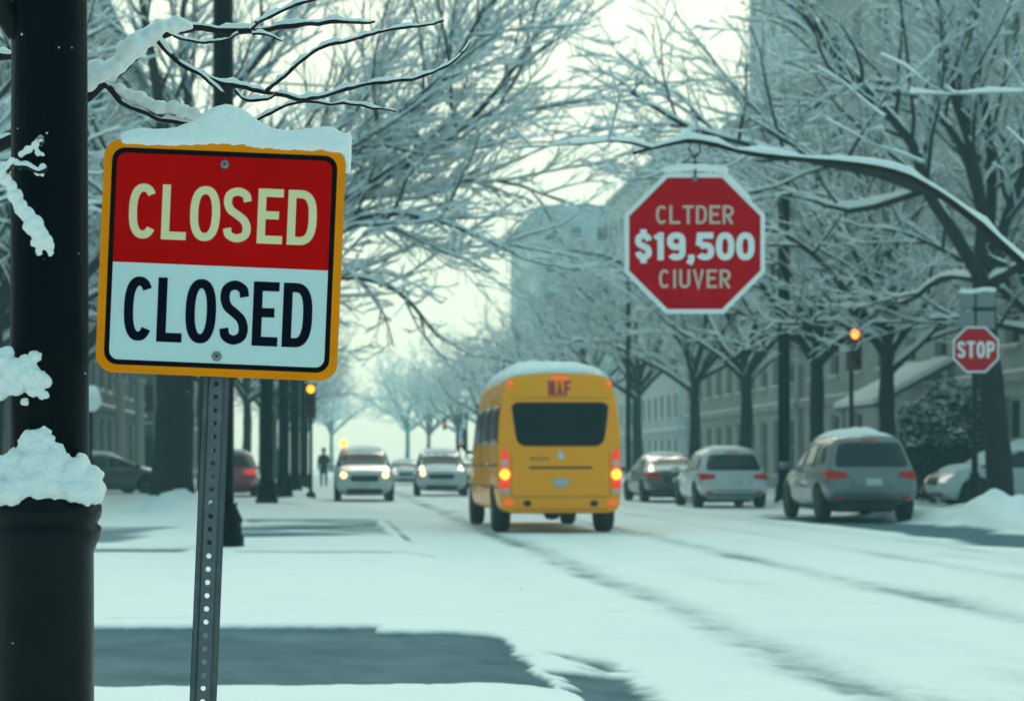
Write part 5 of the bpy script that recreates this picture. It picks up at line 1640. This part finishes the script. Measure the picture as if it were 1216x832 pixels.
for a in np.linspace(0, 2 * math.pi, 16):
    heap.append((.085 * math.cos(a), .085 * math.sin(a), hb + .03, .024))
for px, py in ((12, 593), (36, 596), (45, 594), (72, 590), (98, 590), (108, 585), (115, 582)):
    heap.append(pxball(px, py, -.088, 7))
blob('snow_heap', heap, .0034, ip, .0046, .016, 1, smooth=2)
cl1 = [pxball(*q) for q in ((8, 432, -.078, 15), (14, 422, -.078, 9), (-6, 440, -.07, 18), (22, 442, -.08, 15), (36, 434, -.078, 11), (47, 426, -.076, 8), (40, 448, -.08, 15), (55, 452, -.076, 10), (62, 456, -.074, 6), (5, 455, -.078, 14), (24, 460, -.08, 12), (46, 464, -.078, 10), (58, 470, -.074, 7), (34, 478, -.078, 5), (8, 470, -.078, 7), (-10, 460, -.07, 14))]
blob('snow_clump', cl1, .0032, ip, .0040, .012, 4, smooth=1)
fl = []
for k in range(26):
    a = rng.uniform(-2.9, -.25)
    z_ = rng.uniform(zz(760), zz(20))
    r_ = .0990 if z_ < hb - .1 else .0755
    s_ = rng.uniform(.0009, .0026) * (1.6 if rng.rand() < .12 else 1)
    fl.append((r_ * math.cos(a) - (.011 if z_ < hb else 0), r_ * math.sin(a), z_, s_))
mb = MB()
for (x, y_, z_, s_) in fl:
    b_ = bmesh.new(); bmesh.ops.create_icosphere(b_, subdivisions=1, radius=s_)
    bmesh.ops.translate(b_, vec=(x, y_, z_), verts=b_.verts); mb.bm(b_)
fo = mb.build('snow_flecks', M['snow'], ip, True)

# ------------------------------------------------------------------ near tree whose boughs pass behind the post and over the sign
nt_ = Vector((-1.75, 4.3, .1))
ntree = empty('street_tree', nt_, 'near bare boughs edged with snow above the closed sign', 'tree')
YB = 3.95
def bough(pix, Y0, Y1, r0, r1, sub=7):
    p_, r_ = px_limb(nt_, pix, Y0, Y1, 1, 1)
    q = catmull(p_, sub)
    n_ = len(q)
    for i in range(n_):
        q[i] += np.array(noise.noise_vector(Vector(q[i]) * 22)) * .006
        q[i] += np.array(noise.noise_vector(Vector(q[i]) * 70)) * .0016
    rr = np.interp(np.linspace(0, 1, n_), [0, 1], [r0 * sc_, r1 * sc_])
    rr = rr * (1 + .12 * np.array([noise.noise(Vector(c_) * 60) for c_ in q]))
    return q, rr
B_ = [bough([(-420, 330), (-200, 250), (-40, 190), (50, 145), (105, 113), (145, 80), (184, 47), (223, 35), (288, 36), (346, 30), (400, 27), (446, 25)], 4.2, YB, 12, 1.6),
      bough([(184, 47), (222, 78), (252, 100), (266, 113)], YB, YB - .05, 4.0, 2.4),
      bough([(228, 82), (262, 99), (314, 108), (362, 118), (420, 104), (470, 96), (511, 88), (545, 66), (560, 50)], YB - .02, YB + .1, 3.6, 1.6),
      bough([(296, 35), (324, 17), (364, 3), (420, -20)], YB, YB + .1, 3.0, 2.0),
      bough([(316, 108), (345, 84), (371, 61), (420, 47), (454, 37), (500, 30), (526, 23)], YB, YB, 3.0, 1.4),
      bough([(278, 108), (292, 120), (314, 118), (330, 110)], YB, YB, 2.2, 1.8),
      bough([(290, 152), (304, 144), (342, 124), (380, 122), (420, 124), (446, 129), (470, 132)], YB + .1, YB + .1, 2.6, 1.2),
      bough([(105, 113), (122, 101), (142, 117), (180, 138), (215, 146), (250, 160)], YB, YB + .04, 4.5, 2.6),
      bough([(205, 42), (240, 50), (262, 48), (284, 40)], YB + .06, YB + .06, 1.8, 1.4),
      bough([(300, 40), (318, 43), (336, 47)], YB, YB, 1.5, 1.0),
      bough([(-420, 250), (-200, 230), (-60, 215), (-5, 207), (15, 196), (30, 186), (42, 176), (50, 168)], 4.2, 3.50, 7, 2.0),
      bough([(18, 197), (34, 200), (46, 206), (55, 200)], 3.5, 3.49, 2.5, 2.2),
      bough([(-420, 150), (-150, 120), (-30, 70), (20, 66)], 4.25, 4.15, 10, 5)]
g = {}
for q, rr in B_:
    d = g.setdefault(len(q), ([], [])); d[0].append(q); d[1].append(rr)
v, q, mi = tubes(g, 10, .0075, 55.0)
mesh_obj('boughs', v, q, [M['bark'], M['snow']], ntree, mi, True)
tk = catmull([(0, 0, -.2), (.02, 0, .8), (-.02, 0, 1.6), (-.1, 0, 2.6), (-.2, .1, 4.2)], 6)
v, q, mi = tubes({len(tk): ([tk], [polyline_r(tk, .20, .12)])}, 16, 0)
mesh_obj('trunk', v, q, M['bark'], ntree, mi, True)
jit = random.Random(5)
def on(px, py, Y, r, sq=(1, 1, 1)):
    p_ = P(px, py, Y) - nt_
    rr_ = r * sc_ * Y / YS * jit.uniform(.7, 1.2)
    return (p_.x + jit.uniform(-.3, .3) * rr_, p_.y + jit.uniform(-.3, .3) * rr_, p_.z + jit.uniform(-.3, .3) * rr_, rr_, sq)
bs = []
for (px, py, r) in ((100, 88, 10), (108, 92, 14), (118, 88, 14), (128, 82, 12), (138, 74, 12), (148, 64, 13), (158, 54, 13), (168, 45, 12), (178, 38, 12), (190, 31, 10), (202, 28, 9), (212, 27, 8), (220, 28, 6), (226, 30, 4)):
    bs += [on(px, py, YB, r), on(px + 2, py + 3, YB + .015, r * .9), on(px - 1, py + 2, YB - .012, r * .85)]
blob('bough_snow', bs, .0045, ntree, .0022, .02, 6, smooth=3)
bs = []
for (px, py, r) in ((128, 101, 5), (140, 107, 7), (152, 112, 8), (164, 117, 9), (176, 121, 10), (190, 125, 10), (204, 127, 10), (218, 131, 9), (230, 136, 8), (240, 141, 6)):
    bs += [on(px, py, YB + .02, r), on(px + 3, py + 3, YB + .03, r * .9)]
blob('bough_snow', bs, .0045, ntree, .0022, .02, 9, smooth=3)
bs = []
for (px, py, r) in ((14, 222, 8), (18, 234, 10), (24, 246, 12), (32, 256, 13), (40, 266, 13), (46, 276, 13), (52, 286, 12), (57, 294, 9), (60, 301, 5), (38, 290, 6), (8, 214, 8), (0, 205, 8), (44, 298, 5)):
    bs += [on(px, py, 3.52, r * .8), on(px + 3, py - 2, 3.51, r * .6)]
blob('bough_snow', bs, .0038, ntree, .0034, .012, 11, smooth=1)
bs = [on(px, py, 3.5, r) for (px, py, r) in ((-5, 203, 5), (8, 197, 5), (16, 191, 5), (26, 184, 5), (34, 178, 5), (42, 172, 5), (48, 167, 4), (24, 198, 4), (36, 200, 4), (46, 204, 5), (52, 199, 5), (50, 207, 4), (46, 181, 4), (50, 184, 3))]
blob('bough_snow', bs, .0032, ntree, .0022, .01, 13, smooth=1)

# ------------------------------------------------------------------ a little falling snow in the air
rf = random.Random(12)
mb = MB()
for k in range(80):
    Y = rf.uniform(7, 34)
    x0, x1 = (0 - VX) * Y / F, (1216 - VX) * Y / F
    z1 = H + VY * Y / F
    b_ = bmesh.new(); bmesh.ops.create_icosphere(b_, subdivisions=1, radius=rf.uniform(.0025, .0045) * (1 + Y * .03))
    bmesh.ops.translate(b_, vec=(rf.uniform(x0, x1), Y, rf.uniform(.3, z1)), verts=b_.verts); mb.bm(b_)
mb.build('falling_snow', M['snow'])['kind'] = 'stuff'
